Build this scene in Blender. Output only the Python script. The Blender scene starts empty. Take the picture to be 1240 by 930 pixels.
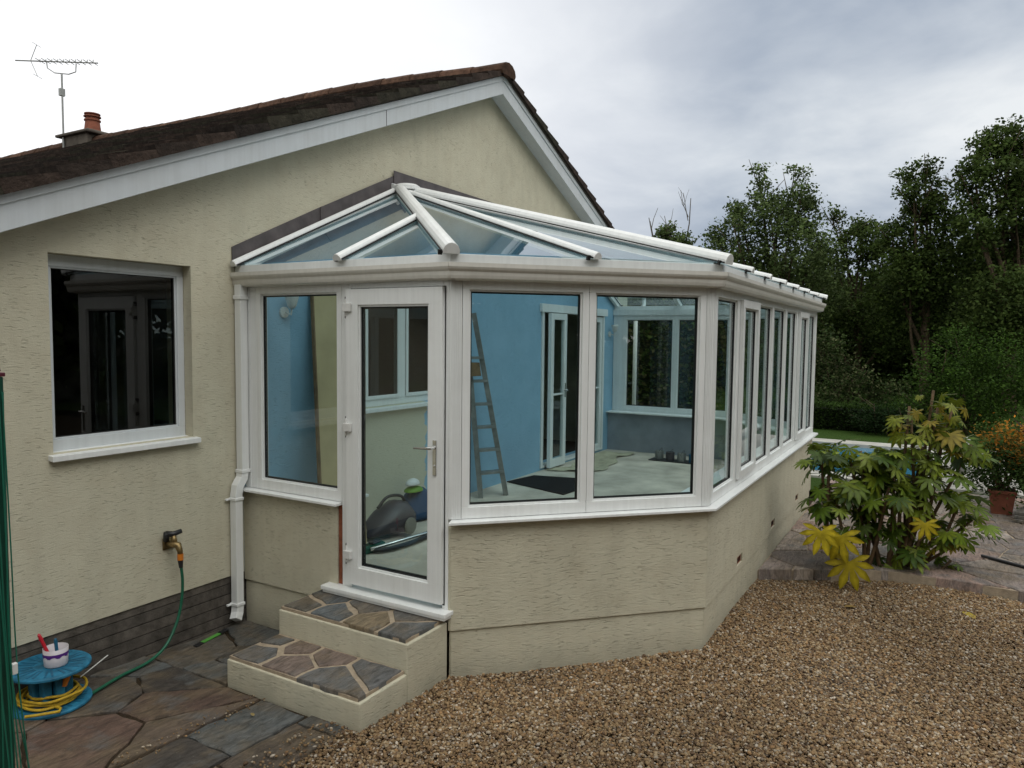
import bpy, math, random
import numpy as np
from mathutils import Vector, Matrix
random.seed(7); RNG=np.random.default_rng(11)
sc=bpy.context.scene; COL=sc.collection
R=math.radians
# ------------------------------------------------------------------ materials
def newmat(name):
    m=bpy.data.materials.new(name); m.use_nodes=True; nt=m.node_tree
    for n in list(nt.nodes): nt.nodes.remove(n)
    out=nt.nodes.new('ShaderNodeOutputMaterial'); return m,nt,out
def N(nt,t,**k):
    n=nt.nodes.new(t)
    for a,b in k.items():
        if a=='ins':
            for i,v in b.items():
                if isinstance(v,bpy.types.NodeSocket): nt.links.new(v,n.inputs[i])
                else: n.inputs[i].default_value=v
        else: setattr(n,a,b)
    return n
def c4(c): return (c[0],c[1],c[2],1)
def math_(nt,op,a,b=0.0,clamp=False):
    n=nt.nodes.new('ShaderNodeMath'); n.operation=op; n.use_clamp=clamp
    for i,v in ((0,a),(1,b)):
        if isinstance(v,bpy.types.NodeSocket): nt.links.new(v,n.inputs[i])
        else: n.inputs[i].default_value=v
    return n.outputs[0]
def mixc(nt,f,a,b,blend='MIX'):
    n=nt.nodes.new('ShaderNodeMix'); n.data_type='RGBA'; n.blend_type=blend
    for i,v in ((0,f),(6,a),(7,b)):
        if isinstance(v,bpy.types.NodeSocket): nt.links.new(v,n.inputs[i])
        else: n.inputs[i].default_value=(v if i==0 else c4(v))
    return n.outputs[2]
def coords(nt,scale=(1,1,1),kind='Object'):
    tc=N(nt,'ShaderNodeTexCoord'); mp=N(nt,'ShaderNodeMapping',ins={0:tc.outputs[kind],3:scale}); return mp.outputs[0]
def noise(nt,vec,scale,detail=4,rough=.55,dist=0):
    n=N(nt,'ShaderNodeTexNoise',ins={'Vector':vec,'Scale':scale,'Detail':detail,'Roughness':rough,'Distortion':dist}); return n.outputs[0]
def ramp(nt,f,stops,interp='LINEAR'):
    n=N(nt,'ShaderNodeValToRGB',ins={0:f}); cr=n.color_ramp; cr.interpolation=interp
    while len(cr.elements)<len(stops): cr.elements.new(.5)
    for e,(p,c) in zip(cr.elements,stops):
        e.position=p; e.color=c4(c) if not isinstance(c,(int,float)) else (c,c,c,1)
    return n.outputs[0]
def bump(nt,h,strength,dist,normal=None):
    n=N(nt,'ShaderNodeBump',ins={'Height':h,'Strength':strength,'Distance':dist})
    if normal: nt.links.new(normal,n.inputs['Normal'])
    return n.outputs[0]
def princ(nt,out,color,rough=.5,spec=.5,metal=0,normal=None,extra=None):
    p=N(nt,'ShaderNodeBsdfPrincipled')
    for k,v in (('Base Color',color),('Roughness',rough),('Specular IOR Level',spec),('Metallic',metal)):
        if isinstance(v,bpy.types.NodeSocket): nt.links.new(v,p.inputs[k])
        elif k=='Base Color': p.inputs[k].default_value=c4(v)
        else: p.inputs[k].default_value=v
    if normal: nt.links.new(normal,p.inputs['Normal'])
    if extra:
        for k,v in extra.items(): p.inputs[k].default_value=v
    nt.links.new(p.outputs[0],out.inputs[0]); return p
def simple(name,col,rough=.5,spec=.5,metal=0,var=.12,nscale=8,bs=.15,bd=.002,bscale=60):
    m,nt,out=newmat(name); v=coords(nt)
    n=noise(nt,v,nscale,5); f=ramp(nt,n,[(.3,1-var),(.7,1+var*.6)])
    c=mixc(nt,1.0,col,f,'MULTIPLY')
    nb=bump(nt,noise(nt,v,bscale,3),bs,bd)
    rr=math_(nt,'MULTIPLY_ADD',n,.2); 
    rr.node.inputs[2].default_value=rough-.1
    princ(nt,out,c,rr,spec,metal,nb); return m
def attrmat(name,rough=.6,spec=.3,nscale=30,var=.25,bs=.4,bd=.004,trans=0,sheen=0,bscale=None):
    """colour from the per-vertex 'col' attribute, broken up by noise"""
    m,nt,out=newmat(name); a=N(nt,'ShaderNodeAttribute',attribute_name='col'); v=coords(nt)
    n=noise(nt,v,nscale,5,.6); f=ramp(nt,n,[(.25,1-var),(.75,1+var)])
    c=mixc(nt,1.0,a.outputs[0],f,'MULTIPLY')
    nb=bump(nt,noise(nt,v,bscale or nscale*2,5,.65),bs,bd) if bs else None
    p=princ(nt,out,c,rough,spec,0,nb)
    if trans:
        t=N(nt,'ShaderNodeBsdfTranslucent',ins={0:c}); mx=N(nt,'ShaderNodeMixShader',ins={0:trans,1:p.outputs[0],2:t.outputs[0]})
        nt.links.new(mx.outputs[0],out.inputs[0])
    return m
def render_mat(name,base,dark,interior=False,strokes=1.0):
    """textured render: short horizontal trowel strokes"""
    m,nt,out=newmat(name); v=coords(nt)
    vw=N(nt,'ShaderNodeVectorMath',operation='ADD',ins={0:v,1:(0,0,0)}).outputs[0]
    # slow waviness of the strokes
    wv=noise(nt,coords(nt,(1.6,1.6,1.6)),1.0,2); 
    sep=N(nt,'ShaderNodeSeparateXYZ',ins={0:vw})
    z2=math_(nt,'ADD',sep.outputs[2],math_(nt,'MULTIPLY',wv,.12))
    cmb=N(nt,'ShaderNodeCombineXYZ',ins={0:math_(nt,'MULTIPLY',sep.outputs[0],17.0),1:math_(nt,'MULTIPLY',sep.outputs[1],17.0),2:math_(nt,'MULTIPLY',z2,115.0)})
    st=noise(nt,cmb.outputs[0],1.0,2,.5,.2)
    st=ramp(nt,st,[(.325,0.0),(.40,1.0)])
    cmb2=N(nt,'ShaderNodeCombineXYZ',ins={0:math_(nt,'MULTIPLY',sep.outputs[0],22.0),1:math_(nt,'MULTIPLY',sep.outputs[1],22.0),2:math_(nt,'MULTIPLY',z2,120.0)})
    st2=noise(nt,cmb2.outputs[0],1.0,3,.6)
    fine=noise(nt,v,130,4,.7)
    big=noise(nt,v,1.1,5,.6); med=noise(nt,v,6,4,.6)
    st=math_(nt,'MAXIMUM',st,ramp(nt,noise(nt,v,2.6,3),[(.42,0.0),(.62,.75)]))
    h=math_(nt,'ADD',math_(nt,'MULTIPLY',st,.9*strokes),math_(nt,'ADD',math_(nt,'MULTIPLY',fine,.30),math_(nt,'MULTIPLY',st2,.7*strokes)))
    c=mixc(nt,ramp(nt,big,[(.3,0.0),(.72,1.0)]),base,tuple(x*.86 for x in base))
    c=mixc(nt,math_(nt,'MULTIPLY',ramp(nt,med,[(.45,0.0),(.8,1.0)]),.35),c,dark)
    c=mixc(nt,math_(nt,'MULTIPLY',math_(nt,'SUBTRACT',1.0,st),.30*strokes),c,tuple(x*.42 for x in base))
    # grime towards the ground
    g=ramp(nt,math_(nt,'ADD',math_(nt,'MULTIPLY',sep.outputs[2],1.6),math_(nt,'MULTIPLY',med,.5)),[(.10,.62),(.55,1.0)])
    c=mixc(nt,1.0,c,g,'MULTIPLY')
    dm=noise(nt,coords(nt,(1.3,1.3,.8)),1.6,6,.7,.6); c=mixc(nt,math_(nt,'MULTIPLY',ramp(nt,dm,[(.56,0.0),(.72,1.0)]),.22),c,(.25,.235,.17))
    # rain streaks (vertical)
    sv=noise(nt,coords(nt,(7,7,.45)),1.0,4,.6); c=mixc(nt,1.0,c,ramp(nt,sv,[(.32,.96),(.6,1.02)]),'MULTIPLY')
    if interior:
        X=sep.outputs[0]; Z=sep.outputs[2]
        # roofline of the lean-to on the wall: hips at both ends
        l1=math_(nt,'MULTIPLY_ADD',X,.43); l1.node.inputs[2].default_value=2.80
        l2=math_(nt,'MULTIPLY_ADD',X,-.43); l2.node.inputs[2].default_value=2.80+7.52*.43
        lim=math_(nt,'MINIMUM',math_(nt,'MINIMUM',l1,l2),3.62)
        ins=math_(nt,'MULTIPLY',math_(nt,'LESS_THAN',Z,lim),math_(nt,'MULTIPLY',math_(nt,'GREATER_THAN',X,0.0),math_(nt,'LESS_THAN',X,7.52)))
        wob=math_(nt,'MULTIPLY',math_(nt,'SUBTRACT',noise(nt,v,5,4,.7),.5),.25)
        Xw=math_(nt,'ADD',X,wob); Zw=math_(nt,'ADD',Z,wob)
        bare=math_(nt,'MULTIPLY',math_(nt,'GREATER_THAN',Xw,1.25),math_(nt,'MULTIPLY',math_(nt,'LESS_THAN',Xw,2.36),math_(nt,'LESS_THAN',Zw,2.75)))
        low=math_(nt,'LESS_THAN',Zw,.50)
        blue=mixc(nt,ramp(nt,noise(nt,v,2.5,5),[(.3,0.0),(.7,1.0)]),(.26,.44,.58),(.30,.49,.64))
        ic=mixc(nt,bare,blue,tuple(x*1.0 for x in base))
        c=mixc(nt,ins,c,ic)
    nb=bump(nt,h,.85,.007)
    princ(nt,out,c,.85,.25,0,nb); return m
def upvc(name,col=(.72,.73,.72),rough=.33,grime=.16):
    m,nt,out=newmat(name); v=coords(nt)
    n=noise(nt,v,3.0,6,.65); c=mixc(nt,ramp(nt,n,[(.35,0.0),(.8,grime)]),col,(.38,.36,.30))
    s=noise(nt,coords(nt,(30,30,1.2)),1.0,4); c=mixc(nt,1.0,c,ramp(nt,s,[(.3,.93),(.6,1.0)]),'MULTIPLY')
    nb=bump(nt,noise(nt,v,40,2),.06,.002)
    princ(nt,out,c,rough,.5,0,nb); return m
def glass(name,tint=(.81,.895,.89),r0=.072,grime=.03,refl=(1,1,1)):
    m,nt,out=newmat(name); g=N(nt,'ShaderNodeNewGeometry')
    d=N(nt,'ShaderNodeVectorMath',operation='DOT_PRODUCT',ins={0:g.outputs['Normal'],1:g.outputs['Incoming']})
    cth=math_(nt,'ABSOLUTE',d.outputs['Value'])
    p5=math_(nt,'POWER',math_(nt,'SUBTRACT',1.0,cth,True),5.0)
    fr=math_(nt,'MULTIPLY_ADD',p5,1-r0); fr.node.inputs[2].default_value=r0; 
    fr=math_(nt,'MINIMUM',math_(nt,'MULTIPLY',fr,1.0),.9)
    t=N(nt,'ShaderNodeBsdfTransparent',ins={0:c4(tint)}); gl=N(nt,'ShaderNodeBsdfGlossy',ins={0:c4(refl),'Roughness':0.0})
    mx=N(nt,'ShaderNodeMixShader',ins={0:fr,1:t.outputs[0],2:gl.outputs[0]})
    v=coords(nt); dn=ramp(nt,noise(nt,v,4,6,.7),[(.45,0.0),(.85,1.0)])
    df=N(nt,'ShaderNodeBsdfDiffuse',ins={0:(.35,.36,.34,1)})
    mx2=N(nt,'ShaderNodeMixShader',ins={0:math_(nt,'MULTIPLY',dn,grime),1:mx.outputs[0],2:df.outputs[0]})
    nt.links.new(mx2.outputs[0],out.inputs[0]); return m
M={}
CREAM=(.605,.573,.443); 
M['render']=render_mat('cream_render',CREAM,(.44,.38,.27),strokes=.8)
M['gable']=render_mat('gable_render',CREAM,(.44,.38,.27),interior=True,strokes=.55)
M['upvc']=upvc('white_upvc',(.83,.85,.845)); M['upvc_old']=upvc('aged_upvc',(.62,.66,.69),.5,.25)
M['gutter']=upvc('gutter_upvc',(.70,.685,.63),.4,.18)
M['glass']=glass('clear_glass'); M['roofglass']=glass('blue_roof_glass',(.66,.83,.89),.16,.02)
M['housepane']=glass('house_pane',(.30,.33,.31),.055,.02)
M['gasket']=simple('black_gasket',(.012,.012,.012),.6)
M['lead']=simple('lead_flashing',(.085,.073,.075),.55,.5,0,.45,7,.3,.004,25)
M['chrome']=simple('chrome',(.75,.75,.74),.2,.5,1,.05)
M['brass']=simple('brass',(.28,.20,.09),.45,.5,.8,.3,40)
M['blackplastic']=simple('black_plastic',(.018,.018,.02),.4)
M['greyplastic']=simple('grey_plastic',(.055,.05,.06),.35)
M['whiteplastic']=simple('white_plastic',(.70,.70,.68),.35)
M['bluereel']=simple('blue_plastic',(.022,.165,.28),.55,.3,0,.5,16)
M['bluedark']=simple('dark_blue_plastic',(.012,.11,.20),.5,.4,0,.3,12)
M['rope']=simple('yellow_rope',(.55,.36,.03),.6,.3,0,.3,40,.5,.004,150)
M['hose']=simple('green_hose',(.010,.11,.06),.4,.5,0,.2,20)
M['greenpost']=simple('dark_green_metal',(.006,.055,.035),.4,.5,0,.3,10)
M['cord']=simple('green_cord',(.008,.13,.08),.5)
M['maroon']=simple('maroon_cap',(.10,.015,.03),.4)
M['orange']=simple('orange_plastic',(.65,.20,.02),.4)
M['red']=simple('red_plastic',(.50,.015,.03),.35)
M['purple']=simple('purple_print',(.10,.02,.22),.5)
M['wood']=simple('raw_timber',(.20,.13,.07),.7,.3,0,.35,12)
M['alu']=simple('dull_aluminium',(.30,.31,.30),.5,.5,.5,.3,10)
M['board']=simple('plasterboard',(.50,.40,.23),.9,.2,0,.15,3)
M['mat']=simple('black_mat',(.012,.013,.015),.9,.2,0,.4,30,.8,.006,200)
M['cloth']=simple('dust_sheet',(.50,.46,.33),.95,.2,0,.3,6,.8,.02,20)
M['plaster']=simple('grey_plaster',(.30,.33,.37),.9,.2,0,.2,3)
M['concrete']=simple('dusty_concrete',(.62,.55,.46),.9,.2,0,.35,2.2,.4,.004,60)
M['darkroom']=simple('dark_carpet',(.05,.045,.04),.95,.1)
M['terracotta']=simple('terracotta',(.22,.075,.045),.8,.3,0,.3,9)
M['brickred']=simple('brick_red',(.26,.09,.05),.9,.2,0,.4,25,.6,.005,90)
M['bark']=simple('bark',(.075,.055,.035),.9,.2,0,.5,14,.8,.02,30)
M['barkpale']=simple('bark_brown',(.13,.085,.045),.8,.3,0,.4,14,.7,.008,60)
M['twig']=simple('grey_twig',(.11,.10,.085),.9,.2)
M['leaf']=attrmat('leaf',.7,.12,3,.35,0,trans=.25)
M['fatsia']=attrmat('glossy_leaf',.48,.28,14,.35,.25,.003,trans=.3)
m,nt,out=newmat('slate_stone'); a=N(nt,'ShaderNodeAttribute',attribute_name='col'); v=coords(nt)
dv=noise(nt,v,2.2,3); wx=N(nt,'ShaderNodeVectorMath',operation='ADD',ins={0:coords(nt,(3.0,11.0,3.0)),1:dv}).outputs[0]
ns=noise(nt,wx,2.4,8,.68,1.1); nf=noise(nt,v,38,6,.7); nb_=noise(nt,v,3.1,5,.6)
c=mixc(nt,ramp(nt,nb_,[(.42,0.0),(.66,.75)]),a.outputs[0],(.155,.115,.070)); c=mixc(nt,ramp(nt,noise(nt,v,4.4,5,.6),[(.52,0.0),(.66,.60)]),c,(.115,.125,.13))
c=mixc(nt,ramp(nt,nf,[(.60,0.0),(.74,.55)]),c,(.24,.235,.205))
c=mixc(nt,1.0,c,ramp(nt,ns,[(.30,.42),(.5,.95),(.72,1.5)]),'MULTIPLY')
h=math_(nt,'ADD',ns,math_(nt,'MULTIPLY',nf,.35))
princ(nt,out,c,.68,.4,0,bump(nt,h,.9,.018)); M['stone']=m
M['pebble']=attrmat('pebble',.75,.3,60,.25,.2,.001)
M['tile']=attrmat('mossy_tile',.92,.15,14,.6,1.0,.02,bscale=40)
M['mortar']=simple('tan_mortar',(.37,.30,.22),.95,.15,0,.25,20,.6,.006,80)
M['stack']=simple('chimney_render',(.11,.095,.08),.95,.15,0,.4,6,.8,.01,40)
M['coping']=simple('pale_coping',(.45,.44,.40),.8,.3,0,.2,4)
M['greenpack']=simple('green_packet',(.10,.35,.06),.4,.5)
def clear_plastic():
    m,nt,out=newmat('cloudy_plastic'); p=princ(nt,out,(.72,.68,.72),.35,.5); p.inputs['Alpha'].default_value=.72; return m
M['tub']=clear_plastic()
# plinth blockwork
m,nt,out=newmat('plinth_blocks'); v=coords(nt)
sp=N(nt,'ShaderNodeSeparateXYZ',ins={0:v}); cb=N(nt,'ShaderNodeCombineXYZ',ins={0:math_(nt,'ADD',sp.outputs[0],sp.outputs[1]),1:sp.outputs[2]})
br=N(nt,'ShaderNodeTexBrick',ins={'Vector':cb.outputs[0],'Color1':(.085,.075,.065,1),'Color2':(.12,.105,.09,1),'Mortar':(.06,.053,.046,1),'Scale':1.0,'Mortar Size':.005,'Mortar Smooth':.7,'Brick Width':9.0,'Row Height':.078})
c=mixc(nt,1.0,br.outputs[0],ramp(nt,noise(nt,v,9,6,.7),[(.25,.35),(.75,1.6)]),'MULTIPLY')
h=math_(nt,'SUBTRACT',math_(nt,'MULTIPLY',noise(nt,v,35,5,.7),.7),br.outputs[1])
princ(nt,out,c,.9,.2,0,bump(nt,h,.9,.012)); M['plinth']=m
# pool water
m,nt,out=newmat('pool_water'); v=coords(nt)
princ(nt,out,mixc(nt,noise(nt,v,3,3),(.03,.15,.26),(.05,.21,.33)),.05,.5,0,bump(nt,noise(nt,v,9,3),.12,.02)); M['water']=m
# lawn
m,nt,out=newmat('lawn_grass'); v=coords(nt)
n1=noise(nt,v,.5,5); n2=noise(nt,v,45,5,.7)
c=mixc(nt,n1,(.022,.055,.006),(.045,.085,.010)); c=mixc(nt,1.0,c,ramp(nt,n2,[(.25,.4),(.75,1.5)]),'MULTIPLY')
princ(nt,out,c,.9,.15,0,bump(nt,n2,.9,.03)); M['grass']=m
# gravel bed (below the loose pebbles)
m,nt,out=newmat('gravel_bed'); v=coords(nt)
vo=N(nt,'ShaderNodeTexVoronoi',ins={'Vector':v,'Scale':55.0}); 
hs=N(nt,'ShaderNodeSeparateColor',ins={0:vo.outputs['Color']})
c=ramp(nt,hs.outputs[0],[(.0,(.05,.03,.018)),(.35,(.16,.10,.055)),(.7,(.24,.17,.10)),(1,(.42,.36,.28))])
c=mixc(nt,1.0,c,ramp(nt,vo.outputs['Distance'],[(.2,1.0),(.65,.15)]),'MULTIPLY')
princ(nt,out,c,.85,.2,0,bump(nt,vo.outputs['Distance'],-.9,.012)); M['gravel']=m
m,nt,out=newmat('bare_soil'); v=coords(nt)
princ(nt,out,mixc(nt,noise(nt,v,6,6,.7),(.02,.015,.01),(.075,.055,.035)),.95,.1,0,bump(nt,noise(nt,v,30,6,.7),.9,.02)); M['soil']=m
# ------------------------------------------------------------------ object helpers
def link(o,parent=None):
    COL.objects.link(o)
    if parent: o.parent=parent; o.matrix_parent_inverse=Matrix.Identity(4)
    return o
def wloc(p):
    l=Vector((0,0,0))
    while p is not None: l=l+p.location; p=p.parent
    return l
class MB:
    def __init__(s): s.v=[]; s.f=[]; s.mi=[]; s.mat=0
    def add(s,vs,fs):
        b=len(s.v); s.v+=[tuple(x) for x in vs]; s.f+=[tuple(i+b for i in f) for f in fs]; s.mi+=[s.mat]*len(fs); return s
    def box(s,x0,x1,y0,y1,z0,z1):
        return s.hexa([(x0,y0,z0),(x1,y0,z0),(x1,y1,z0),(x0,y1,z0),(x0,y0,z1),(x1,y0,z1),(x1,y1,z1),(x0,y1,z1)])
    def hexa(s,v):
        return s.add(v,[(0,3,2,1),(4,5,6,7),(0,1,5,4),(1,2,6,5),(2,3,7,6),(3,0,4,7)])
    def prism(s,poly,vec):
        n=len(poly); v=[Vector(p) for p in poly]; w=[p+Vector(vec) for p in v]
        return s.add(v+w,[tuple(range(n))[::-1],tuple(range(n,2*n))]+[(i,(i+1)%n,(i+1)%n+n,i+n) for i in range(n)])
    def tube(s,pts,r,n=8,cap=True):
        pts=[Vector(p) for p in pts]; rs=r if isinstance(r,(list,tuple)) else [r]*len(pts)
        rings=[]; up=Vector((0,0,1)); prev=None
        for i,p in enumerate(pts):
            t=(pts[min(i+1,len(pts)-1)]-pts[max(i-1,0)]).normalized()
            if prev is None:
                a=t.cross(up); 
                if a.length<1e-3: a=t.cross(Vector((1,0,0)))
            else: a=prev-t*prev.dot(t)
            a.normalize(); prev=a; b=t.cross(a)
            rings.append([p+(a*math.cos(2*math.pi*k/n)+b*math.sin(2*math.pi*k/n))*rs[i] for k in range(n)])
        vs=[q for ring in rings for q in ring]; fs=[]
        for i in range(len(pts)-1):
            for k in range(n): fs.append((i*n+k,i*n+(k+1)%n,(i+1)*n+(k+1)%n,(i+1)*n+k))
        if cap: fs.append(tuple(range(n))[::-1]); fs.append(tuple((len(pts)-1)*n+k for k in range(n)))
        return s.add(vs,fs)
    def lathe(s,prof,c=(0,0,0),n=24,axis='z'):
        vs=[];fs=[]
        for r,h in prof:
            for k in range(n):
                a=2*math.pi*k/n; x,y,z=r*math.cos(a),r*math.sin(a),h
                if axis=='y': x,y,z=x,z,y
                if axis=='x': x,y,z=z,x,y
                vs.append((c[0]+x,c[1]+y,c[2]+z))
        for i in range(len(prof)-1):
            for k in range(n): fs.append((i*n+k,i*n+(k+1)%n,(i+1)*n+(k+1)%n,(i+1)*n+k))
        fs.append(tuple(range(n))[::-1]); fs.append(tuple((len(prof)-1)*n+k for k in range(n)))
        return s.add(vs,fs)
    def build(s,name,mats,parent=None,smooth=False,bevel=0,loc=None,autosm=None):
        """vertices are in world coordinates; the object's origin is its parent's (or loc)"""
        me=bpy.data.meshes.new(name); 
        off=wloc(parent)+(Vector(loc) if loc else Vector((0,0,0)))
        me.from_pydata([tuple(Vector(p)-off) for p in s.v],[],s.f)
        if not isinstance(mats,(list,tuple)): mats=[mats]
        for m_ in mats: me.materials.append(m_)
        if len(mats)>1: me.polygons.foreach_set('material_index',s.mi)
        if smooth: me.polygons.foreach_set('use_smooth',[True]*len(me.polygons))
        import bmesh
        b=bmesh.new(); b.from_mesh(me); bmesh.ops.recalc_face_normals(b,faces=b.faces); b.to_mesh(me); b.free()
        o=bpy.data.objects.new(name,me); o.location=Vector(loc) if loc else (0,0,0)
        link(o,parent)
        if bevel:
            md=o.modifiers.new('Bevel','BEVEL'); md.width=bevel; md.segments=2; md.limit_method='ANGLE'; md.angle_limit=R(40)
        return o
def tag(o,label=None,cat=None,group=None,kind=None):
    if label: o['label']=label
    if cat: o['category']=cat
    if group: o['group']=group
    if kind: o['kind']=kind
    return o
def thing(name,label,cat,loc=(0,0,0),group=None):
    o=bpy.data.objects.new(name,None); o.empty_display_size=.2; o.location=loc; link(o); return tag(o,label,cat,group)
def numpy_mesh(name,verts,faces,mat,cols=None,parent=None,smooth=False,loc=(0,0,0)):
    """faces: (n,k) array, all the same size k"""
    off=wloc(parent)+Vector(loc)
    verts=np.asarray(verts,np.float32)-np.array(off,np.float32); faces=np.asarray(faces,np.int32); k=faces.shape[1]
    me=bpy.data.meshes.new(name); me.vertices.add(len(verts)); me.vertices.foreach_set('co',verts.ravel())
    me.loops.add(faces.size); me.loops.foreach_set('vertex_index',faces.ravel())
    me.polygons.add(len(faces)); me.polygons.foreach_set('loop_start',np.arange(0,faces.size,k,dtype=np.int32))
    if smooth: me.polygons.foreach_set('use_smooth',np.ones(len(faces),bool))
    me.update(calc_edges=True)
    if cols is not None:
        a=me.color_attributes.new('col','FLOAT_COLOR','POINT'); c=np.ones((len(verts),4),np.float32); c[:,:3]=cols; a.data.foreach_set('color',c.ravel())
    me.materials.append(mat)
    o=bpy.data.objects.new(name,me); o.location=loc; return link(o,parent)
def vcol(o,cols):
    me=o.data; a=me.color_attributes.new('col','FLOAT_COLOR','POINT'); c=np.ones((len(me.vertices),4),np.float32); c[:,:3]=cols; a.data.foreach_set('color',c.ravel())
def plate(mb,outer,holes,fn,t0,t1):
    """flat plate with holes. outer/holes: 2D loops; fn(u,v,t)->xyz; thickness t0..t1"""
    import bmesh
    b=bmesh.new(); loops=[outer]+holes
    for t in (t0,t1):
        edges=[]
        for lp in loops:
            vs=[b.verts.new(fn(u,v_,t)) for u,v_ in lp]
            for i in range(len(vs)): edges.append(b.edges.new((vs[i],vs[(i+1)%len(vs)])))
        bmesh.ops.triangle_fill(b,edges=edges,use_beauty=True)
    b.verts.index_update(); mb.add([tuple(v_.co) for v_ in b.verts],[tuple(v_.index for v_ in f.verts) for f in b.faces]); b.free()
    for lp in loops:
        n=len(lp); vs=[fn(u,v_,t0) for u,v_ in lp]+[fn(u,v_,t1) for u,v_ in lp]
        mb.add(vs,[(i,(i+1)%n,(i+1)%n+n,i+n) for i in range(n)])
def rect(a,b,c,d): return [(a,c),(b,c),(b,d),(a,d)]
# ------------------------------------------------------------------ plan of the conservatory
A_=1.971; C_=1.311; L_=6.209; D_=A_+C_; XE=L_+C_          # facet lengths; far end
P=[(0,0),(0,-A_),(C_,-D_),(L_,-D_),(XE,-A_),(XE,0)]
T225=math.tan(R(22.5))
def off(o):
    t=T225*o
    return [(-o,0),(-o,-A_-t),(C_-t,-D_-o),(L_+t,-D_-o),(XE+o,-A_-t),(XE+o,0)]
class Facet:
    def __init__(s,i):
        a=Vector((*P[i],0)); b=Vector((*P[i+1],0)); s.a=a; s.len=(b-a).length; s.d=(b-a).normalized(); s.n=Vector((s.d.y,-s.d.x,0))
    def pt(s,u,o,z): return s.a+s.d*u+s.n*o+Vector((0,0,z))
    def box(s,mb,u0,u1,o0,o1,z0,z1):
        q=[s.pt(u,o,z) for z in (z0,z1) for u,o in ((u0,o0),(u1,o0),(u1,o1),(u0,o1))]; return mb.hexa(q)
F=[Facet(i) for i in range(5)]
for f in F:                                                  # outward normals
    c=Vector((XE/2,-1.2,0))
    if (f.a+f.d*f.len/2-c).dot(f.n)<0: f.n=-f.n
# ------------------------------------------------------------------ ground, paving, gravel
def patio_z(x): return .04*min(3,max(0,-x-.2))
def sheet(name,poly,z,mat,label=None):
    mb=MB(); mb.add([(x,y,z if not callable(z) else z(x)) for x,y in poly],[tuple(range(len(poly)))]); o=mb.build(name,mat); tag(o,kind='structure'); return o
g=MB(); g.add([(-300,-300,-.06),(300,-300,-.06),(300,300,-.06),(-300,300,-.06)],[(0,1,2,3)])
tag(g.build('ground',M['soil']),kind='structure')
g=MB(); g.add([(7.8,-60,.085),(90,-60,.085),(90,60,.085),(7.8,60,.085)],[(0,1,2,3)])
# lawn has a hole for the pool: build it from four strips
PX0,PX1,PY0,PY1=8.9,12.6,-4.45,-1.4
g=MB()
for x0,x1,y0,y1 in ((7.4,PX0-.5,-60,60),(PX1+.5,120,-60,60),(PX0-.5,PX1+.5,-60,PY0-1.3),(PX0-.5,PX1+.5,PY1+.5,60)):
    g.add([(x0,y0,.09),(x1,y0,.09),(x1,y1,.09),(x0,y1,.09)],[(0,1,2,3)])
tag(g.build('lawn',M['grass']),kind='structure')
g=MB()
for x0,x1,y0,y1 in ((PX0-.5,PX0,PY0-1.3,PY1+.5),(PX1,PX1+.5,PY0-1.3,PY1+.5),(PX0,PX1,PY0-1.3,PY0),(PX0,PX1,PY1,PY1+.5)):
    g.box(x0,x1,y0,y1,-.05,.13)
tag(g.build('pool_surround',M['coping'],bevel=.01),kind='structure')
g=MB(); g.add([(PX0,PY0,.06),(PX1,PY0,.06),(PX1,PY1,.06),(PX0,PY1,.06)],[(0,1,2,3)])
tag(g.build('pool_water',M['water']),kind='structure')
def clip(poly,n,d):
    """keep n.p<=d"""
    res=[]
    for i in range(len(poly)):
        a,b=poly[i],poly[(i+1)%len(poly)]; da=n[0]*a[0]+n[1]*a[1]-d; db=n[0]*b[0]+n[1]*b[1]-d
        if da<=0: res.append(a)
        if (da<0<db) or (db<0<da):
            t=da/(da-db); res.append((a[0]+(b[0]-a[0])*t,a[1]+(b[1]-a[1])*t))
    return res
def inset(poly,g_):
    cx=sum(p[0] for p in poly)/len(poly); cy=sum(p[1] for p in poly)/len(poly); out_=poly
    area=sum(poly[i][0]*poly[(i+1)%len(poly)][1]-poly[(i+1)%len(poly)][0]*poly[i][1] for i in range(len(poly)))
    sgn=1 if area>0 else -1
    for i in range(len(poly)):
        a,b=poly[i],poly[(i+1)%len(poly)]; dx,dy=b[0]-a[0],b[1]-a[1]; l=math.hypot(dx,dy)
        if l<1e-5: continue
        n=(dy/l*sgn,-dx/l*sgn); d=n[0]*a[0]+n[1]*a[1]-g_
        out_=clip(out_,n,d)
        if len(out_)<3: return None
    return out_
def rough_poly(poly,amp,step,rnd):
    out_=[]
    for i in range(len(poly)):
        a,b=poly[i],poly[(i+1)%len(poly)]; l=math.hypot(b[0]-a[0],b[1]-a[1]); n=max(1,int(l/step))
        for k in range(n):
            t=k/n; am=amp*(.5 if k==0 else 1); out_.append((a[0]+(b[0]-a[0])*t+rnd.uniform(-am,am),a[1]+(b[1]-a[1])*t+rnd.uniform(-am,am)))
    return out_
SLATE=[(.085,.075,.062),(.11,.085,.065),(.075,.078,.075),(.13,.095,.07),(.065,.055,.048),(.095,.10,.098),(.12,.075,.058)]
PURPLE=[(.28,.20,.17),(.31,.22,.185),(.23,.19,.17),(.28,.24,.21),(.25,.165,.14),(.31,.26,.22)]
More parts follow.
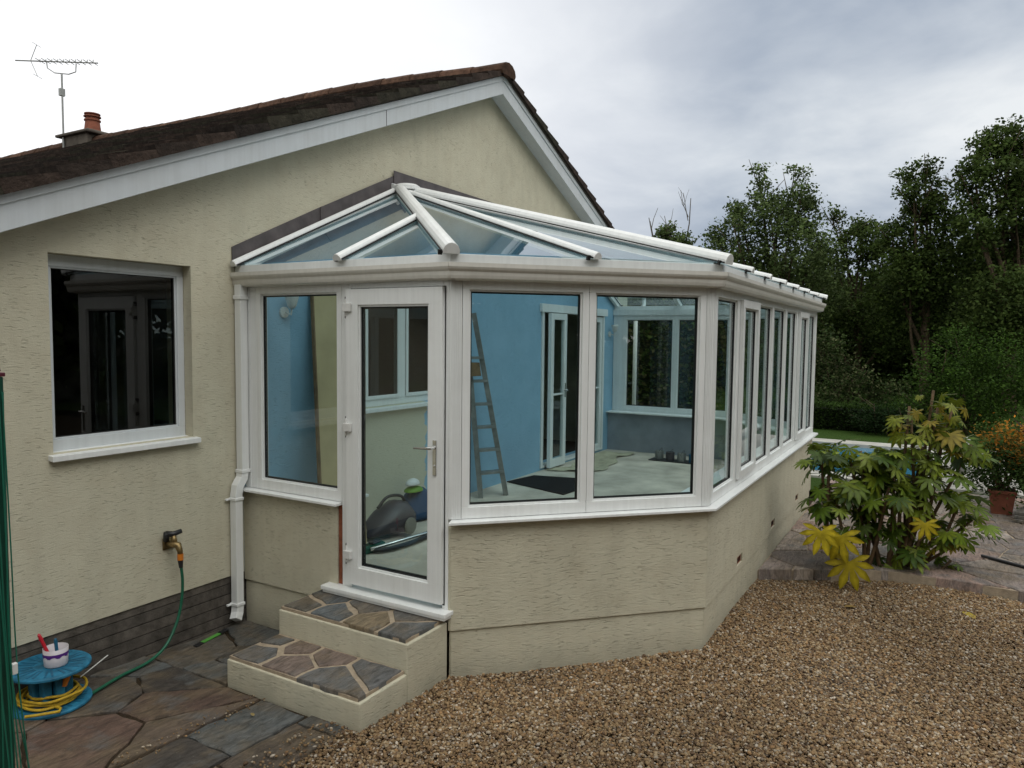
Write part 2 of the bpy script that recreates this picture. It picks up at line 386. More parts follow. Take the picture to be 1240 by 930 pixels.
def crazy(name,poly,seeds,gap,zf,thick,pal,parent=None,seed=1,amp=.008,extra=None,jit=.006,mortar=None,mortar_drop=.012):
    rnd=random.Random(seed); xs=[p[0] for p in poly]; ys=[p[1] for p in poly]
    if isinstance(seeds,int):
        pts=[]
        while len(pts)<seeds:
            best=None
            for _ in range(6):
                q=(rnd.uniform(min(xs),max(xs)),rnd.uniform(min(ys),max(ys))); dmin=min([math.hypot(q[0]-p[0],q[1]-p[1]) for p in pts] or [9])*rnd.uniform(.7,1.3)
                if best is None or dmin>best[0]: best=(dmin,q)
            pts.append(best[1])
    else: pts=seeds
    cells=[]
    for i,p in enumerate(pts):
        cell=list(poly)
        for j,q in enumerate(pts):
            if i==j: continue
            n=(q[0]-p[0],q[1]-p[1]); 
            if math.hypot(*n)>2.4: continue
            cell=clip(cell,n,(q[0]**2-p[0]**2+q[1]**2-p[1]**2)/2)
            if len(cell)<3: break
        if len(cell)>=3: cells.append(cell)
    if extra: cells=cells+extra
    mb=MB(); cols=[]
    for cell in cells:
        cell=inset(cell,gap*rnd.uniform(.35,.75))
        if not cell: continue
        lo=rough_poly(cell,amp,.07,rnd); n=len(lo); ins=.006
        cx=sum(p[0] for p in lo)/n; cy=sum(p[1] for p in lo)/n
        dz=rnd.uniform(-jit,jit); tx,ty=rnd.uniform(-.006,.006),rnd.uniform(-.006,.006)
        Z=lambda x,y: zf(x)+dz+tx*(x-cx)+ty*(y-cy)
        vs=[(x,y,Z(x,y)-thick) for x,y in lo]+[(x,y,Z(x,y)-.006) for x,y in lo]
        sh=lambda x,c_:x+(c_-x)*.03
        vs+=[(sh(x,cx),sh(y,cy),Z(x,y)) for x,y in lo]
        mb.add(vs,[(i,(i+1)%n,(i+1)%n+n,i+n) for i in range(n)]+[(n+i,n+(i+1)%n,(i+1)%n+2*n,i+2*n) for i in range(n)]+[tuple(range(2*n,3*n))])
        c=rnd.choice(pal); k=rnd.uniform(.75,1.25); cols+= [tuple(x*k for x in c)]*(3*n)
    o=mb.build(name,M['stone'],parent); vcol(o,cols); return o
# patio beds and stones
def strip_cells(x0,x1,y0,y1,w,rnd):
    out_=[];x=x0
    while x<x1-.12:
        ww=rnd.uniform(*w); xe=min(x1,x+ww)
        if x1-xe<.15: xe=x1
        out_.append([(x,y0),(xe,y0),(xe,y1),(x,y1)]); x=xe
    return out_
rnd=random.Random(4)
slabs=strip_cells(-4.6,-.86,-1.56,-1.18,(.38,.62),rnd)+strip_cells(-4.4,-.80,-1.88,-1.57,(.35,.55),rnd)
patio=crazy('patio',[(-4.6,-1.17),(-.86,-1.17),(-.86,-.02),(-4.6,-.02)],26,.015,patio_z,.05,SLATE,seed=5,extra=slabs,amp=.012,jit=.004)
tag(patio,kind='structure')
tag(crazy('patio',[(-.86,-.84),(-.02,-.84),(-.02,-.02),(-.86,-.02)],4,.015,patio_z,.05,SLATE,seed=15,amp=.012,jit=.004),kind='structure')
g=MB()
xs_=[-4.6,-3.2,-2.2,-1.2,-.2,0.0]
for a,b in zip(xs_[:-1],xs_[1:]):
    g.add([(a,-1.86,patio_z(a)-.018),(b,-1.86,patio_z(b)-.018),(b,0,patio_z(b)-.018),(a,0,patio_z(a)-.018)],[(0,1,2,3)])
tag(g.build('patio_joints',M['soil']),kind='structure')
TZ=.10
terr=[(3.12,-3.27),(3.42,-3.74),(3.74,-4.3),(3.76,-4.9),(3.72,-5.5),(3.6,-7.6),(8.3,-7.6),(8.3,-3.27)]
ter=crazy('terrace',terr,95,.018,lambda x:TZ,.10,PURPLE,seed=9,amp=.01,jit=.004); tag(ter,kind='structure')
g=MB(); g.prism([(x+(.02 if x<4 else 0),y,-.05) for x,y in terr],(0,0,TZ-.012+.05)); tag(g.build('terrace_base',M['mortar']),kind='structure')
# gravel bed
gpoly=[(-1.35,-1.86),(-.86,-1.86),(-.86,-1.9),(0.02,-1.95),(C_,-D_+.02),(3.0,-D_+.02),(3.12,-3.27),(3.42,-3.74),(3.74,-4.3),(3.76,-4.9),(3.72,-5.5),(3.6,-7.6),(-6,-7.6),(-4.4,-1.86)]
def inpoly(x,y,poly):
    c=np.zeros(len(x),bool); n=len(poly); j=n-1
    for i in range(n):
        xi,yi=poly[i]; xj,yj=poly[j]
        if yi!=yj: c^=((yi>y)!=(yj>y))&(x<(xj-xi)*(y-yi)/(yj-yi)+xi)
        j=i
    return c
g=MB(); g.add([(x,y,-.012) for x,y in gpoly],[tuple(range(len(gpoly)))]); tag(g.build('gravel_bed',M['gravel']),kind='structure')
def ico():
    t=(1+5**.5)/2; v=np.array([(-1,t,0),(1,t,0),(-1,-t,0),(1,-t,0),(0,-1,t),(0,1,t),(0,-1,-t),(0,1,-t),(t,0,-1),(t,0,1),(-t,0,-1),(-t,0,1)],float); v/=np.linalg.norm(v[0])
    f=np.array([(0,11,5),(0,5,1),(0,1,7),(0,7,10),(0,10,11),(1,5,9),(5,11,4),(11,10,2),(10,7,6),(7,1,8),(3,9,4),(3,4,2),(3,2,6),(3,6,8),(3,8,9),(4,9,5),(2,4,11),(6,2,10),(8,6,7),(9,8,1)]); return v,f
def pebbles(n_try,bounds,poly,smin,smax,zbase):
    x=RNG.uniform(bounds[0],bounds[1],n_try); y=RNG.uniform(bounds[2],bounds[3],n_try)
    k=inpoly(x,y,poly); x=x[k]; y=y[k]; n=len(x)
    V,Fc=ico(); s=RNG.uniform(0,1,n)**1.7*(smax-smin)+smin
    ax=np.stack([s*RNG.uniform(.8,1.3,n),s*RNG.uniform(.6,1.0,n),s*RNG.uniform(.4,.75,n)],1)
    v=V[None]*ax[:,None]*RNG.uniform(.82,1.18,(n,12,1))
    # random tilt then random spin
    a=RNG.uniform(0,2*np.pi,n); b=RNG.normal(0,.45,n); c=RNG.uniform(0,2*np.pi,n)
    cb,sb=np.cos(b),np.sin(b); ca,sa=np.cos(a),np.sin(a)
    X=v[:,:,0]*ca[:,None]-v[:,:,1]*sa[:,None]; Y=v[:,:,0]*sa[:,None]+v[:,:,1]*ca[:,None]; Z=v[:,:,2]
    Y2=Y*cb[:,None]-Z*sb[:,None]; Z2=Y*sb[:,None]+Z*cb[:,None]
    cc,s_=np.cos(c)[:,None],np.sin(c)[:,None]; X3=X*cc-Y2*s_; Y3=X*s_+Y2*cc
    und=.012*np.sin(x*2.3+y*1.1)+.010*np.sin(y*3.1-x*.7)
    z=zbase+und+RNG.uniform(-.006,.012,n)
    P_=np.stack([X3+x[:,None],Y3+y[:,None],Z2+z[:,None]],2).reshape(-1,3)
    Fa=(Fc[None]+(np.arange(n)*12)[:,None,None]).reshape(-1,3)
    pal=np.array([(.26,.18,.095),(.33,.24,.13),(.20,.135,.075),(.38,.31,.20),(.46,.41,.32),(.15,.10,.06),(.30,.20,.10),(.24,.20,.155),(.55,.51,.43),(.34,.215,.105)])
    pr_=np.array([.2,.17,.15,.1,.075,.12,.08,.05,.03,.045]); pr_/=pr_.sum()
    ci=RNG.choice(len(pal),n,p=pr_); col=pal[ci]*np.array([.93,.87,.84])*RNG.uniform(.78,1.18,(n,1))*(.90+.14*np.sin(x*1.7+np.sin(y*2.1)*1.3))[:,None]
    return P_,Fa,np.repeat(col,12,0)
Pv,Pf,Pc=pebbles(215000,(-1.6,3.9,-5.9,-1.8),gpoly,.0058,.0155,0.0)
Qv,Qf,Qc=pebbles(2600,(-4.3,-.8,-2.05,-1.50),[(-4.3,-2.0),(-.86,-2.0),(-.86,-1.7),(-4.3,-1.7)],.005,.014,0.0)
Qv[:,2]+=.04*np.clip(-Qv[:,0]-.2,0,3); k_=3
Rv,Rf,Rc=pebbles(700,(-3.6,-.86,-1.30,-1.05),[(-3.6,-1.24),(-.86,-1.24),(-.86,-1.10),(-3.6,-1.10)],.003,.009,0.0)
Rv[:,2]+=.04*np.clip(-Rv[:,0]-.2,0,3)
Pf=np.concatenate([Pf,Qf+len(Pv),Rf+len(Pv)+len(Qv)]); Pv=np.concatenate([Pv,Qv,Rv]); Pc=np.concatenate([Pc,Qc,Rc])
tag(numpy_mesh('gravel',Pv,Pf,M['pebble'],Pc,smooth=True),'loose brown and cream gravel spread over the drive beside the conservatory','gravel',kind='stuff')
# a few fallen leaves on the gravel and paving
def fallen(x,y,z,a,sz,col,lab):
    mb=MB(); ca,sa=math.cos(a),math.sin(a); pf=[(-.5,0,0),(-.2,.22,.05),(.2,.20,.06),(.5,0,.01),(.2,-.2,.07),(-.2,-.22,.04)]
    mb.add([(x+sz*(p*ca-q*sa),y+sz*(p*sa+q*ca),z+sz*h) for p,q,h in pf],[(0,1,4,5),(1,2,3,4)]); o=mb.build('fallen_leaf',simple('dry_leaf',col,.7,.2,0,.3,40)); tag(o,lab,'leaf')
fallen(3.05,-4.95,.03,.6,.16,(.35,.26,.04),'yellow fallen leaf on the gravel near the terrace edge at the right')
fallen(2.75,-4.10,.028,2.1,.11,(.20,.13,.04),'brown fallen leaf on the gravel in front of the big shrub')
fallen(-1.05,-1.32,.050,1.2,.045,(.25,.19,.08),'tiny pale leaf on the square patio slab beside the lower step')
# ------------------------------------------------------------------ the bungalow
AX,SL=3.57,.4226                     # gable apex x and roof slope
HX0,HX1=-3.6,8.05                    # side walls
def roofz(x,top=0.0): return 5.03+top-SL*abs(x-AX)
house=thing('bungalow','cream rendered bungalow with brown tiled gable roof and white bargeboards','house',(0,0,0))
outer=[(HX0,.375),(HX1,.375),(HX1,roofz(HX1)+.05),(AX,roofz(AX)+.05),(HX0,roofz(HX0)+.05)]
W1=(-1.414,-.437,1.494,2.719); W2=(1.39,2.95,1.55,2.68); FD=(4.93,7.05,.45,2.64)
mb=MB(); plate(mb,outer,[rect(W1[0],W1[1],W1[2],W1[3]),rect(*W2),rect(*FD)],lambda u,v_,t:(u,t,v_),0,.28)
gable=mb.build('wall',M['gable'],house)
mb=MB(); mb.box(HX0,HX0+.28,.28,15,.375,roofz(HX0)+.05); mb.box(HX1-.28,HX1,.28,15,.375,roofz(HX1)+.05); mb.box(HX0,HX1,15,15.28,.375,roofz(HX0)+.05)
mb.build('wall',M['render'],house)
mb=MB(); mb.box(HX0+.01,0.0,.012,.26,-.1,.377); mb.box(XE,HX1-.01,.012,.26,-.1,.377); mb.box(0,XE,.012,.26,-.1,.377)
mb.box(HX0+.01,HX0+.26,.26,15,-.1,.377); mb.box(HX1-.26,HX1-.01,.26,15,-.1,.377)
mb.build('plinth',M['plinth'],house)
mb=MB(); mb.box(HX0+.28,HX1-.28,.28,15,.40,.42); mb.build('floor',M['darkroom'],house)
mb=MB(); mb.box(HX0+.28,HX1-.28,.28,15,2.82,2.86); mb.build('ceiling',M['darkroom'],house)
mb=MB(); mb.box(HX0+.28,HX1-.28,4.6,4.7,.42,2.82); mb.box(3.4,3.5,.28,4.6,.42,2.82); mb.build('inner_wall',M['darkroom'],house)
# roof: courses of tiles, slightly wavy, on both slopes
def rise(y): return .17*(1-math.exp(-max(0,y)/2.2))
def tiles():
    mb=MB(); cols=[]; rnd=random.Random(3); y0,y1=-.235,15.5; sl=math.hypot(1,SL); cs,sn=1/sl,SL/sl
    th=.075; base=.235
    for side in (-1,1):
        s=0.06; run=(AX-HX0+.45)*sl if side<0 else (HX1+.45-AX)*sl
        row=0
        while s<run:
            e=min(s+.335,run); ys=[];y=y0
            while y<y1: ys.append(y); y+=.33 if True else 0
            ys.append(y1)
            for a,b in zip(ys[:-1],ys[1:]):
                q=rnd.uniform(-.008,.008); t0=.030+q; t1=.066+q; tw=rnd.uniform(-.006,.006)
                # wedge: upper edge low, lower edge raised over the next course
                def pt(ss,h,yy): return (AX+side*ss*cs+side*h*sn,yy,5.03+base-ss*sn+h*cs+rise(yy)*max(0,1-ss/6.5)+.012*math.sin(yy*1.3+ss*.9))
                v=[pt(s,-.02,a),pt(e+.03,-.02,a),pt(e+.03,-.02,b),pt(s,-.02,b),pt(s,t0,a+.004),pt(e+.03,t1+tw,a+.004),pt(e+.03,t1-tw,b-.004),pt(s,t0,b-.004)]
                mb.hexa(v); k=rnd.uniform(.8,1.15); c=rnd.choice([(.040,.030,.025),(.048,.034,.028),(.034,.027,.023),(.040,.036,.026),(.052,.037,.030)])
                cols+=[tuple(x*k for x in c)]*8
            s+=.335; row+=1
    o=mb.build('roof',M['tile'],house); vcol(o,cols); return o
roof=tiles()
# ridge tiles
mb=MB(); cols=[]; y=-.26; rnd=random.Random(8)
while y<15.4:
    n=7; zz=5.03+.235+.045; rr=.125; ring=[]
    v=[]
    for yy in (y,y+.44):
        r_=rr+(.008 if yy==y else 0)
        dz=rise(yy)+.02*math.sin(yy*.9)
        v+=[(AX+r_*1.15*math.cos(math.pi*k/(n-1)),yy,zz-.05+dz+r_*.85*math.sin(math.pi*k/(n-1))) for k in range(n)]
        v+=[(AX-r_*1.0,yy,zz-.09+dz),(AX+r_*1.0,yy,zz-.09+dz)]
    m_=n+2; mb.add(v,[(i,(i+1)%m_,(i+1)%m_+m_,i+m_) for i in range(m_)]+[tuple(range(m_))[::-1],tuple(range(m_,2*m_))])
    k=rnd.uniform(.8,1.5); cols+=[(.075*k,.042*k,.028*k)]*(2*m_); y+=.445
rt_=mb.build('ridge_tiles',M['tile'],house); vcol(rt_,cols)
# barge boards, verge strip, soffit
mb=MB(); mb.box(1.50,1.506,-.1815,-.1805,5.03-SL*(AX-1.5)+.004,5.03-SL*(AX-1.5)+.145); mb.build('board_joint',M['gasket'],house)
for side,xe in ((-1,HX0-.45),(1,HX1+.45)):
    mb=MB(); a,b=(AX,xe)
    def zr(x): return 5.03-SL*abs(x-AX)
    mb.prism([(a,-.18,zr(a)),(b,-.18,zr(b)),(b,-.18,zr(b)+.205),(a,-.18,zr(a)+.205)],(0,.024,0))
    mb.prism([(a,-.192,zr(a)+.150),(b,-.192,zr(b)+.150),(b,-.192,zr(b)+.208),(a,-.192,zr(a)+.208)],(0,.0115,0))
    mb.build('bargeboard',M['upvc_old'],house,bevel=.003)
    mb=MB(); mb.prism([(a,-.154,zr(a)+.012),(b,-.154,zr(b)+.012),(b,-.154,zr(b)+.03),(a,-.154,zr(a)+.03)],(0,.152,0)); mb.build('soffit',M['upvc_old'],house)
    mb=MB(); mb.prism([(a,-.205,zr(a)+.211),(b,-.205,zr(b)+.211),(b,-.205,zr(b)+.245),(a,-.205,zr(a)+.245)],(0,.16,0)); o=mb.build('verge',M['stack'],house)
# roof deck under the tiles keeps the light out
mb=MB()
for side,xe in ((-1,HX0-.4),(1,HX1+.4)):
    mb.prism([(AX,-.02,5.10),(xe,-.02,5.10-SL*abs(xe-AX)),(xe,-.02,5.14-SL*abs(xe-AX)),(AX,-.02,5.14)],(0,15.5,0))
mb.build('roof_deck',M['darkroom'],house)
# right-hand eaves gutter
mb=MB(); mb.tube([(HX1+.5,-.2,3.0),(HX1+.5,15.3,3.0)],.055,10); mb.build('gutter',M['upvc_old'],house)
mb=MB(); mb.tube([(HX1+.48,-.12,3.0),(HX1+.48,-.12,2.82),(HX1+.10,-.12,2.55),(HX1+.10,-.12,.1)],.036,10); mb.build('downpipe',M['upvc'],house,smooth=True)
# chimney
ch=MB(); ch.box(3.35,3.95,7.75,8.50,4.7,5.55); chim=ch.build('chimney',M['stack'],roof)
mb=MB(); mb.box(3.28,4.02,7.66,8.60,5.552,5.60); mb.prism([(3.36,7.76,5.602),(3.94,7.76,5.602),(3.94,8.5,5.602),(3.36,8.5,5.602)],(0,0,.035)); mb.build('flaunching',M['stack'],chim,bevel=.02)
mb=MB(); mb.lathe([(.15,5.745),(.15,5.77),(.13,5.79),(.112,5.93),(.13,5.94),(.13,5.96),(.11,5.97),(.11,5.98)],(3.62,8.05,-.10),20); 
mb.lathe([(.10,5.981),(.10,6.0),(.135,6.005),(.135,6.02),(.10,6.025),(.10,6.045),(.125,6.05),(.125,6.065),(.04,6.08)],(3.62,8.05,-.10),20)
mb.build('chimney_pot',M['terracotta'],chim,smooth=False)
# aerial
ae=thing('tv_aerial','grey television aerial on a thin mast beside the chimney pot','aerial',(3.33,8.42,5.0))
mb=MB(); mb.tube([(3.33,8.42,5.0),(3.33,8.42,6.60)],.016,8); mb.box(3.29,3.37,8.40,8.46,6.24,6.36); mb.build('mast',M['alu'],ae)
r2=Vector((.50254,-.86455,0)); f2=Vector((.86455,.50254,0)); mc=Vector((3.33,8.42,0))
def bp(s_,h,d=0): q=mc+r2*s_+f2*d; return (q.x,q.y,h-.30)
mb=MB(); mb.tube([bp(-.78,7.12),bp(.62,7.09)],.011,6)
mb.tube([bp(-.25,7.10),bp(-.24,7.0),bp(-.12,6.92),bp(.12,6.90),bp(.24,6.94),bp(.25,7.08)],.009,6); mb.build('boom',M['alu'],ae)
mb=MB()
for k in range(10): 
    s_=-.36+k*.10; mb.tube([bp(s_,7.115-.002*k,-.13),bp(s_,7.115-.002*k,.13)],.006,5); mb.tube([bp(s_,7.09,0),bp(s_,7.145,0)],.007,5)
mb.build('director',M['alu'],ae)
mb=MB()
for s_ in (-1,1): mb.tube([bp(-.52,7.12),bp(-.41,7.12+s_*.26)],.006,5); mb.tube([bp(-.41,7.12+s_*.26,-.12),bp(-.41,7.12+s_*.26,.12)],.004,4)
mb.build('reflector',M['alu'],ae)
# house windows and doors ------------------------------------------------------
def frame_xz(mb,x0,x1,z0,z1,w,y0,y1,wb=None,wt=None):
    wb=wb or w; wt=wt or w
    mb.box(x0,x1,y0,y1,z0,z0+wb); mb.box(x0,x1,y0,y1,z1-wt,z1); mb.box(x0,x0+w,y0,y1,z0+wb,z1-wt); mb.box(x1-w,x1,y0,y1,z0+wb,z1-wt)
def pane_xz(x0,x1,z0,z1,y,parent,mat,name='pane'):
    m_=MB(); m_.add([(x0,y,z0),(x1,y,z0),(x1,y,z1),(x0,y,z1)],[(0,1,2,3)]); return m_.build(name,mat,parent)
mb=MB(); frame_xz(mb,W1[0]+.002,W1[1]-.002,W1[2]+.002,W1[3]-.002,.052,.085,.15,.072,.072); frame_xz(mb,W1[0]+.054,W1[1]-.054,W1[2]+.074,W1[3]-.074,.012,.094,.14)
mb.mat=1; frame_xz(mb,W1[0]+.066,W1[1]-.066,W1[2]+.086,W1[3]-.086,.005,.10,.13)
win=mb.build('window',[M['upvc_old'],M['gasket']],house,bevel=.003)
pane_xz(W1[0]+.065,W1[1]-.065,W1[2]+.085,W1[3]-.085,.112,win,M['housepane'])
mb=MB(); mb.hexa([(W1[0]-.03,-.05,W1[2]-.045),(W1[1]+.03,-.05,W1[2]-.045),(W1[1]+.03,.10,W1[2]-.03),(W1[0]-.03,.10,W1[2]-.03),(W1[0]-.03,-.05,W1[2]-.008),(W1[1]+.03,-.05,W1[2]-.008),(W1[1]+.03,.10,W1[2]+.004),(W1[0]-.03,.10,W1[2]+.004)])
mb.build('sill',M['upvc'],win,bevel=.004)
# window inside the conservatory
mb=MB(); frame_xz(mb,W2[0]+.002,W2[1]-.002,W2[2]+.002,W2[3]-.002,.07,.05,.12); mb.box(1.975,2.075,.05,.12,W2[2]+.072,W2[3]-.072)
for a,b in ((W2[0]+.072,1.975),(2.075,W2[1]-.072)): frame_xz(mb,a,b,W2[2]+.072,W2[3]-.072,.035,.035,.049)
w2=mb.build('window',M['upvc'],house,bevel=.003)
for a,b in ((W2[0]+.1,1.985),(2.065,W2[1]-.1)): pane_xz(a,b,W2[2]+.1,W2[3]-.1,.06,w2,M['housepane'])
mb=MB(); mb.box(W2[0]-.05,W2[1]+.05,-.07,.07,W2[2]-.04,W2[2]-.003); mb.build('sill',M['upvc'],w2,bevel=.004)
# french doors in the blue wall
mb=MB(); frame_xz(mb,FD[0]+.002,FD[1]-.002,FD[2]+.0,FD[3]-.002,.06,-.02,.10,.03); mb.box(FD[0]-.06,FD[1]+.06,-.045,-.004,FD[3]-.06,FD[3]+.05)
fd=mb.build('french_door',M['upvc'],house,bevel=.003)
def leaf(x0,x1,y,hand,closed):
    m_=MB(); z0,z1=FD[2]+.0,FD[3]-.075; frame_xz(m_,x0,x1,z0,z1,.085,y-.05,y,.11); m_.box(x0+.085,x1-.085,y-.045,y-.005,1.44,1.465)
    o=m_.build('door_leaf',M['upvc'],fd,bevel=.003); pane_xz(x0+.08,x1-.08,z0+.1,z1-.08,y-.025,o,M['glass'])
    h=MB(); hx=x1-.05 if hand>0 else x0+.05; h.box(hx-.015,hx+.015,y-.06,y-.05,1.40,1.60); h.tube([(hx,y-.055,1.5),(hx,y-.10,1.5),(hx-hand*.11,y-.10,1.5)],.009,8); h.build('handle',M['chrome'],o)
leaf(5.02,5.50,-.06,1,False); leaf(6.33,6.98,.04,-1,True)
# outside light on the blue wall, and by the end window
def lamp(x,z,lab):
    t=thing('wall_lamp',lab,'wall lamp',(x,0,z),'lamps on the blue wall'); m_=MB(); m_.lathe([(.045,-.002),(.045,-.02),(.02,-.03)],(x,0,z),14,'y'); m_.tube([(x,-.03,z),(x,-.09,z-.02),(x,-.10,z+.04)],.008,8); m_.build('bracket',M['whiteplastic'],t)
    m_=MB(); m_.lathe([(.02,.0),(.035,.02),(.055,.09),(.06,.12)],(x,-.10,z+.03),14); m_.build('lamp_shade',M['whiteplastic'],t,smooth=True)
lamp(.42,2.42,'small wall lamp on the blue wall behind the left fixed pane'); lamp(7.27,2.30,'small dark wall lamp between french door and far windows')
# garden tap
tp=thing('garden_tap','old brass garden tap with black lever on the cream wall','tap',(-.655,0,.772))
mb=MB(); mb.box(-.70,-.61,-.012,-.001,.72,.80); mb.tube([(-.672,-.01,.765),(-.672,-.07,.765),(-.655,-.11,.76),(-.648,-.12,.72),(-.645,-.12,.69)],[.018,.022,.026,.020,.017],10); mb.tube([(-.66,-.08,.76),(-.66,-.07,.83)],[.022,.016],10); mb.build('tap_body',M['brass'],tp,smooth=True)
mb=MB(); mb.tube([(-.70,-.045,.84),(-.66,-.07,.835),(-.61,-.09,.85)],[.022,.02,.016],8); mb.tube([(-.69,-.03,.79),(-.70,-.05,.85)],[.022,.02],10); mb.build('tap_lever',M['blackplastic'],tp,smooth=True)
hs=thing('garden_hose','green garden hose hanging from the tap and trailing to the blue reel','hose',(-.64,-.12,.6))
mb=MB(); mb.tube([(-.645,-.12,.698),(-.645,-.12,.655)],.021,10); mb.build('hose_connector',M['orange'],hs); mb=MB(); mb.tube([(-.645,-.12,.655),(-.643,-.122,.60)],[.019,.013],10); mb.build('hose_collar',M['blackplastic'],hs)
def bez(pts,n=8):
    out_=[]; p=[Vector(q) for q in pts]; p=[p[0]*2-p[1]]+p+[p[-1]*2-p[-2]]
    for i in range(1,len(p)-2):
        for k in range(n):
            t=k/n; a,b,c_,d=p[i-1],p[i],p[i+1],p[i+2]
            out_.append(.5*((2*b)+(-a+c_)*t+(2*a-5*b+4*c_-d)*t*t+(-a+3*b-3*c_+d)*t**3))
    out_.append(p[-2]); return out_
mb=MB(); mb.tube(bez([(-.643,-.122,.615),(-.635,-.125,.50),(-.65,-.13,.36),(-.70,-.14,.22),(-.80,-.16,.10),(-.95,-.19,.052),(-1.15,-.23,.055),(-1.33,-.30,.065),(-1.48,-.36,.07)]),.0105,8); mb.build('hose_pipe',M['hose'],hs,smooth=True)
# ------------------------------------------------------------------ conservatory
con=thing('conservatory','white lean-to conservatory with hipped glass roof on low cream walls','conservatory',(0,0,0))
ZS,ZF0,ZF1=1.03,1.055,2.605        # cill, frame bottom, frame top
ZL=.315
# dwarf walls
def dwarf(i,u0,u1,holes=()):
    f=F[i]; mb=MB(); plate(mb,rect(u0,u1,ZL,ZS),[rect(*h) for h in holes],lambda u,v_,t:f.pt(u,t,v_),0,-.22)
    f.box(mb,u0,u1,-.014,-.22,-.1,ZL-.001)
    o=mb.build('dwarf_wall',[M['render'],M['plaster']],con); return o
def wall_poly(pts_o,pts_i,z0,z1):
    mb=MB(); n=len(pts_o); lo=[(x,y,z0) for x,y in pts_o]+[(x,y,z0) for x,y in pts_i]; hi=[(x,y,z1) for x,y in pts_o]+[(x,y,z1) for x,y in pts_i]
    return lo,hi
IN=off(-.22)
def seg_wall(name,pts,holes=None):
    """pts: outer polyline indices with explicit xy; inner offset -.22. One mesh, upper part and slightly recessed foot."""
    mb=MB()
    for (a,b,ai,bi) in pts:
        mb.hexa([(*a,ZL),(*b,ZL),(*bi,ZL),(*ai,ZL),(*a,ZS),(*b,ZS),(*bi,ZS),(*ai,ZS)])
    O2=off(-.014)
    return mb
def foot(mb,a,b,ai,bi): mb.hexa([(*a,-.12),(*b,-.12),(*bi,-.12),(*ai,-.12),(*a,ZL-.001),(*b,ZL-.001),(*bi,ZL-.001),(*ai,ZL-.001)])
def poly_wall(verts,inner,fv,fi):
    mb=MB()
    for i in range(len(verts)-1):
        a,b,ai,bi=verts[i],verts[i+1],inner[i],inner[i+1]
        mb.hexa([(*a,ZL),(*b,ZL),(*bi,ZL),(*ai,ZL),(*a,ZS),(*b,ZS),(*bi,ZS),(*ai,ZS)])
        foot(mb,fv[i],fv[i+1],fi[i],fi[i+1])
    return mb
Ob,Ib,Ofb=off(0),off(-.22),off(-.014)
mb=poly_wall([(0,0),(0,-.985)],[(.22,0),(.22,-.985)],[(.014,0),(.014,-.985)],[(.215,0),(.215,-.985)]); mb.build('dwarf_wall',M['render'],con,bevel=.004)
mb=poly_wall([(0,-1.952),Ob[1],Ob[2]],[(.22,-1.86),Ib[1],Ib[2]],[(.014,-1.952),Ofb[1],Ofb[2]],[(.215,-1.86),Ib[1],Ib[2]])
mb.build('dwarf_wall',M['render'],con,bevel=.004)
fC=F[2]; hb=[(X0-C_,X0-C_+.19,.365,.440) for X0 in (2.24,3.65,5.06)]
mb=MB()
# long side with air-brick openings
plate(mb,rect(0,fC.len,ZL,ZS),[rect(*h) for h in hb],lambda u,v_,t:(C_+u,-D_-t,v_),0,-.22)
foot(mb,Ofb[2],Ofb[3],Ib[2],Ib[3])
mb.build('dwarf_wall',M['render'],con)
for h in hb:
    mb=MB(); mb.box(C_+h[0]+.004,C_+h[1]-.004,-D_+.012,-D_+.08,h[2]+.004,h[3]-.004)
    mb.mat=1
    for k in range(3):
        x=C_+h[0]+.045+k*.045; mb.box(x,x+.008,-D_+.006,-D_+.0115,h[2]+.02,h[3]-.02)
    mb.build('air_brick',[M['brickred'],M['gasket']],con)
mb=poly_wall([Ob[3],Ob[4],Ob[5]],[Ib[3],Ib[4],Ib[5]],[Ofb[3],Ofb[4],Ofb[5]],[Ib[3],Ib[4],Ib[5]]); mb.build('dwarf_wall',M['render'],con)
# exposed brick at the door jamb
mb=MB(); mb.box(.012,.20,-1.030,-.986,.435,ZS-.002); mb.build('brick_jamb',M['brickred'],con,bevel=.004)
# inner plaster skin, floor
I3,I4=off(-.223),off(-.235)
mb=MB()
seq=[(( .223,-.02),(.235,-.02)),((.223,-.98),(.235,-.98))]
def skin(a,b,a2,b2): mb.hexa([(*a,.42),(*b,.42),(*b2,.42),(*a2,.42),(*a,ZS-.01),(*b,ZS-.01),(*b2,ZS-.01),(*a2,ZS-.01)])
skin((.223,-.005),(.223,-.98),(.235,-.005),(.235,-.98)); mb.build('inner_lining',M['plaster'],con); mb=MB()
for i in (1,2,3,4): skin(I3[i],I3[i+1],I4[i],I4[i+1])
mb.build('inner_lining',M['plaster'],con)
fl=off(-.2)
mb=MB(); mb.prism([(0.19,-.0,.36),(.19,-1.0,.36),(.02,-1.0,.36),(.02,-1.94,.36),(.19,-1.94,.36)]+[(x,y,.36) for x,y in fl[1:5]]+[(XE-.2,0,.36)],(0,0,.06)); mb.build('floor',M['concrete'],con)
